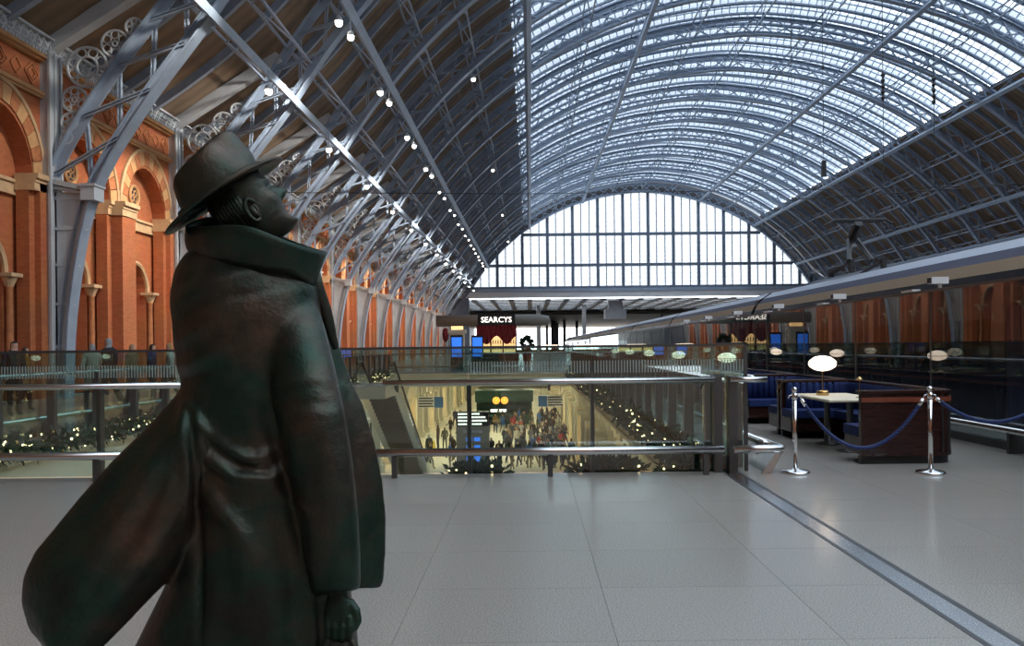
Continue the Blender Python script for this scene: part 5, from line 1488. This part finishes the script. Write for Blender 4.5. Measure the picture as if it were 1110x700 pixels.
for sg in (1, -1):                                  # ears
    m_ = MB(); pts = []
    for i in range(15):
        a = -2.2 + i * 4.9 / 14; e = 1 + .12 * math.cos(a); pts.append(H(-.012 + .022 * math.cos(a + .25) * e * -1, -.035 + .042 * math.sin(a) * e, sg * (.098 + .012 * math.sin(i / 14 * math.pi))))
    m_.tube(pts, [.006] + [.009] * 13 + [.007], 8)
    m_.tube([H(-.006 + .010 * math.cos(a), -.035 + .022 * math.sin(a), sg * .099) for a in (-2.0, -1.2, -.3, .6, 1.5)], .006, 6)
    m_.tube([H(-.014, -.02, sg * .094), H(-.014, -.05, sg * .096), H(-.004, -.075, sg * .096)], [.018, .014, .010], 8)
    m_.build('ear', 'bronze', hd_, True)
MB().tube([local(S(262, 300, 0.02)), local(S(262, 270, 0.02)), H(-.035, -.09, 0), H(-.02, -.04, 0)], [.11, .09, .078, .07], 20).build('neck', 'bronze', statue, True)
m_ = MB()                                            # hair at the back of the head
for sg in (1, -1):
    for i in range(9):
        a = i / 8; m_.tube([H(-.03 - .08 * a, .07, sg * (.092 - .05 * a * a)), H(-.035 - .085 * a, .0, sg * (.10 - .05 * a * a)), H(-.04 - .075 * a, -.055 - .015 * (i % 2), sg * (.092 - .05 * a * a))], [.012, .014, .005], 6)
tag(m_.build('hair', 'bronze', hd_, True), kind='stuff')
# hat
HB = S(244, 212, 0.0)
def HT(f, w_, s): return local(HB + fv * f * PXM * 1.07 + wv_ * w_ * PXM + sv_ * s * PXM)
vs = []; fs = []; n = 64
br_ = [(44, 40, 3), (54, 49, -1.5), (62, 56, -3.5), (68, 61, -3.0), (69.5, 62.5, -1.5), (68, 61, .5), (62, 56, 0), (54, 49, 2), (44, 40, 7)]
for (a_, c_, h) in br_:
    for k in range(n):
        t = 2 * math.pi * k / n; fx_ = math.cos(t); sx_ = math.sin(t)
        dip = -2 * max(0, fx_) ** 2 * ((a_ - 44) / 30) ** 1.5 + 3 * sx_ * sx_ * ((a_ - 44) / 30) ** 2 - 3 * max(0, -fx_) ** 2 * ((a_ - 44) / 30)
        vs.append(HT(a_ * fx_, h + dip + 3, c_ * sx_))
for i in range(len(br_)):
    j = (i + 1) % len(br_)
    for k in range(n):
        l = (k + 1) % n; fs.append((i * n + k, i * n + l, j * n + l, j * n + k))
hat_o = MB().add(vs, fs).build('hat_brim', 'bronze', statue, True)
cr_ = [(0, 0, 44, 40), (0.5, 6, 45.5, 41), (3, 15, 46.5, 41), (4, 28, 44.5, 39), (5, 38, 42.5, 36.5), (5.5, 45, 41, 34), (5.5, 48.5, 39, 31.5), (5, 50, 36, 28), (4.5, 48.5, 30, 21), (4, 45, 20, 12), (3, 43, 10, 5), (2, 42.5, 1, 1)]
cr_ = [(a, h * 0.93, b_ * .97, c) for a, h, b_, c in cr_]
vs = []; fs = []
for i, (cf, h, a_, c_) in enumerate(cr_):
    for k in range(n):
        t = 2 * math.pi * k / n; fx_ = math.cos(t); sx_ = math.sin(t)
        up = h / 50.0
        f = cf + a_ * fx_; s = c_ * sx_
        lift = 8 * up * fx_ * (1 if h > 20 else 0.3)
        pinch = math.exp(-((t - .85) / .42) ** 2) + math.exp(-((2 * math.pi - t - .85) / .42) ** 2)
        rr_ = 1 - .40 * pinch * up ** 1.6
        crease = -11 * math.exp(-(s / 7.0) ** 2) * max(0, (h - 40) / 10) * (1 if abs(f) < 34 else .5)
        vs.append(HT(cf + (f - cf) * rr_, h + lift + crease + 3, s * rr_))
for i in range(len(cr_) - 1):
    for k in range(n):
        l = (k + 1) % n; fs.append((i * n + k, i * n + l, (i + 1) * n + l, (i + 1) * n + k))
fs.append(tuple((len(cr_) - 1) * n + k for k in range(n)))
o = MB().add(vs, fs).build('hat_crown', 'bronze', statue, True)
md = o.modifiers.new('sub', 'SUBSURF'); md.levels = 1; md.render_levels = 1
MB().tube([HT(.5 + 46.5 * math.cos(a), 7, 42 * math.sin(a)) for a in [2 * math.pi * k / 40 for k in range(40)]], .012, 6, closed=True).build('hat_band', 'bronze', statue, True)
# right hand closed round the bag handles
m_ = MB()
def hs(x, y, d): return local(S(x, y, -.19 + d))
vs_r = []
for (x, y, hw, hd, d) in ((366, 630, 11, .030, 0), (366, 645, 11, .030, 0), (366.5, 655, 14, .030, -.005), (367, 664, 16, .028, -.01), (367, 672, 16.5, .026, -.014), (367, 678, 15, .018, -.014)):
    vs_r.append(ell(x, y, hw, hd, -.19 + d, 20))
ring_loft(m_, vs_r)
for x, ln, rr_ in ((355.5, .80, .0125), (363, .98, .014), (371, 1.05, .0145), (379, .95, .014)):
    m_.tube([hs(x, 668, -.022), hs(x, 679, -.032), hs(x, 679 + 11 * ln, -.022), hs(x, 681 + 12 * ln, .006), hs(x, 680 + 5 * ln, .024), hs(x, 674, .022)], [rr_, rr_ * 1.1, rr_, rr_, rr_ * .95, rr_ * .8], 10)
m_.tube([hs(378, 652, .0), hs(386, 662, -.012), hs(388, 673, -.02), hs(384, 683, -.03)], [.020, .017, .015, .011], 10)
hm = remesh(m_, .005, 3, 'hand'); hm.materials.clear(); hm.materials.append(M['bronze']); hm.polygons.foreach_set('use_smooth', [True] * len(hm.polygons)); link('hand', hm, statue)
# bag
bagg = MB(); bx_ = S(372, 735, -.19); 
rings = []
for z, hw, hd in ((.10, .13, .07), (.13, .15, .085), (.28, .145, .085), (.40, .12, .06), (.43, .10, .035)):
    rings.append([Vector((bx_.x + hw * math.copysign(abs(math.cos(a)) ** .6, math.cos(a)), bx_.y + hd * math.copysign(abs(math.sin(a)) ** .7, math.sin(a)), z)) for a in [2 * math.pi * k / 24 for k in range(24)]])
ring_loft(bagg, rings); bag_o = bagg.build('bag', 'bronze', statue, True)
for dd in (-.03, .03):
    m_ = MB(); m_.tube([Vector((bx_.x - .075, bx_.y + dd, .40)) - Vector((-1, YS, 0)), hs(352, 700, dd * .5), hs(357, 684, dd * .2), hs(376, 684, dd * .2), hs(384, 700, dd * .5), Vector((bx_.x + .085, bx_.y + dd, .40)) - Vector((-1, YS, 0))], .012, 8); m_.build('bag_handle', 'bronze', bag_o, True)
# legs, shoes, plinth
for i, (x, d) in enumerate(((250, .10), (318, -.02))):
    a = S(x, 700, d); c = Vector((a.x + .03, a.y + .02, .12))
    MB().tube([a - Vector((-1, YS, 0)), Vector((a.x, a.y, .30)) - Vector((-1, YS, 0)), c - Vector((-1, YS, 0))], [.13, .12, .115], 14).build('trouser_leg', 'bronze', statue, True)
    sh = MB(); rings = []
    for t, wd, hh in ((-.10, .03, .05), (-.06, .05, .09), (.03, .055, .11), (.14, .06, .07), (.22, .055, .05), (.26, .03, .03)):
        f2 = Vector((.9, .4, 0)).normalized(); s2 = Vector((-f2.y, f2.x, 0))
        rings.append([c + f2 * t + s2 * wd * math.cos(b_) + Vector((0, 0, -.12 + .05 + hh / 2 + hh / 2 * math.sin(b_))) for b_ in [2 * math.pi * k / 16 for k in range(16)]])
    ring_loft(sh, rings); sh.build('shoe', 'bronze', statue, True)
mat('slate', (.06, .065, .07), .35, 0, .15, 4)
MB().lathe([(.62, 0), (.62, .045), (.60, .05)], 48).build('plinth_disc', 'slate', statue)
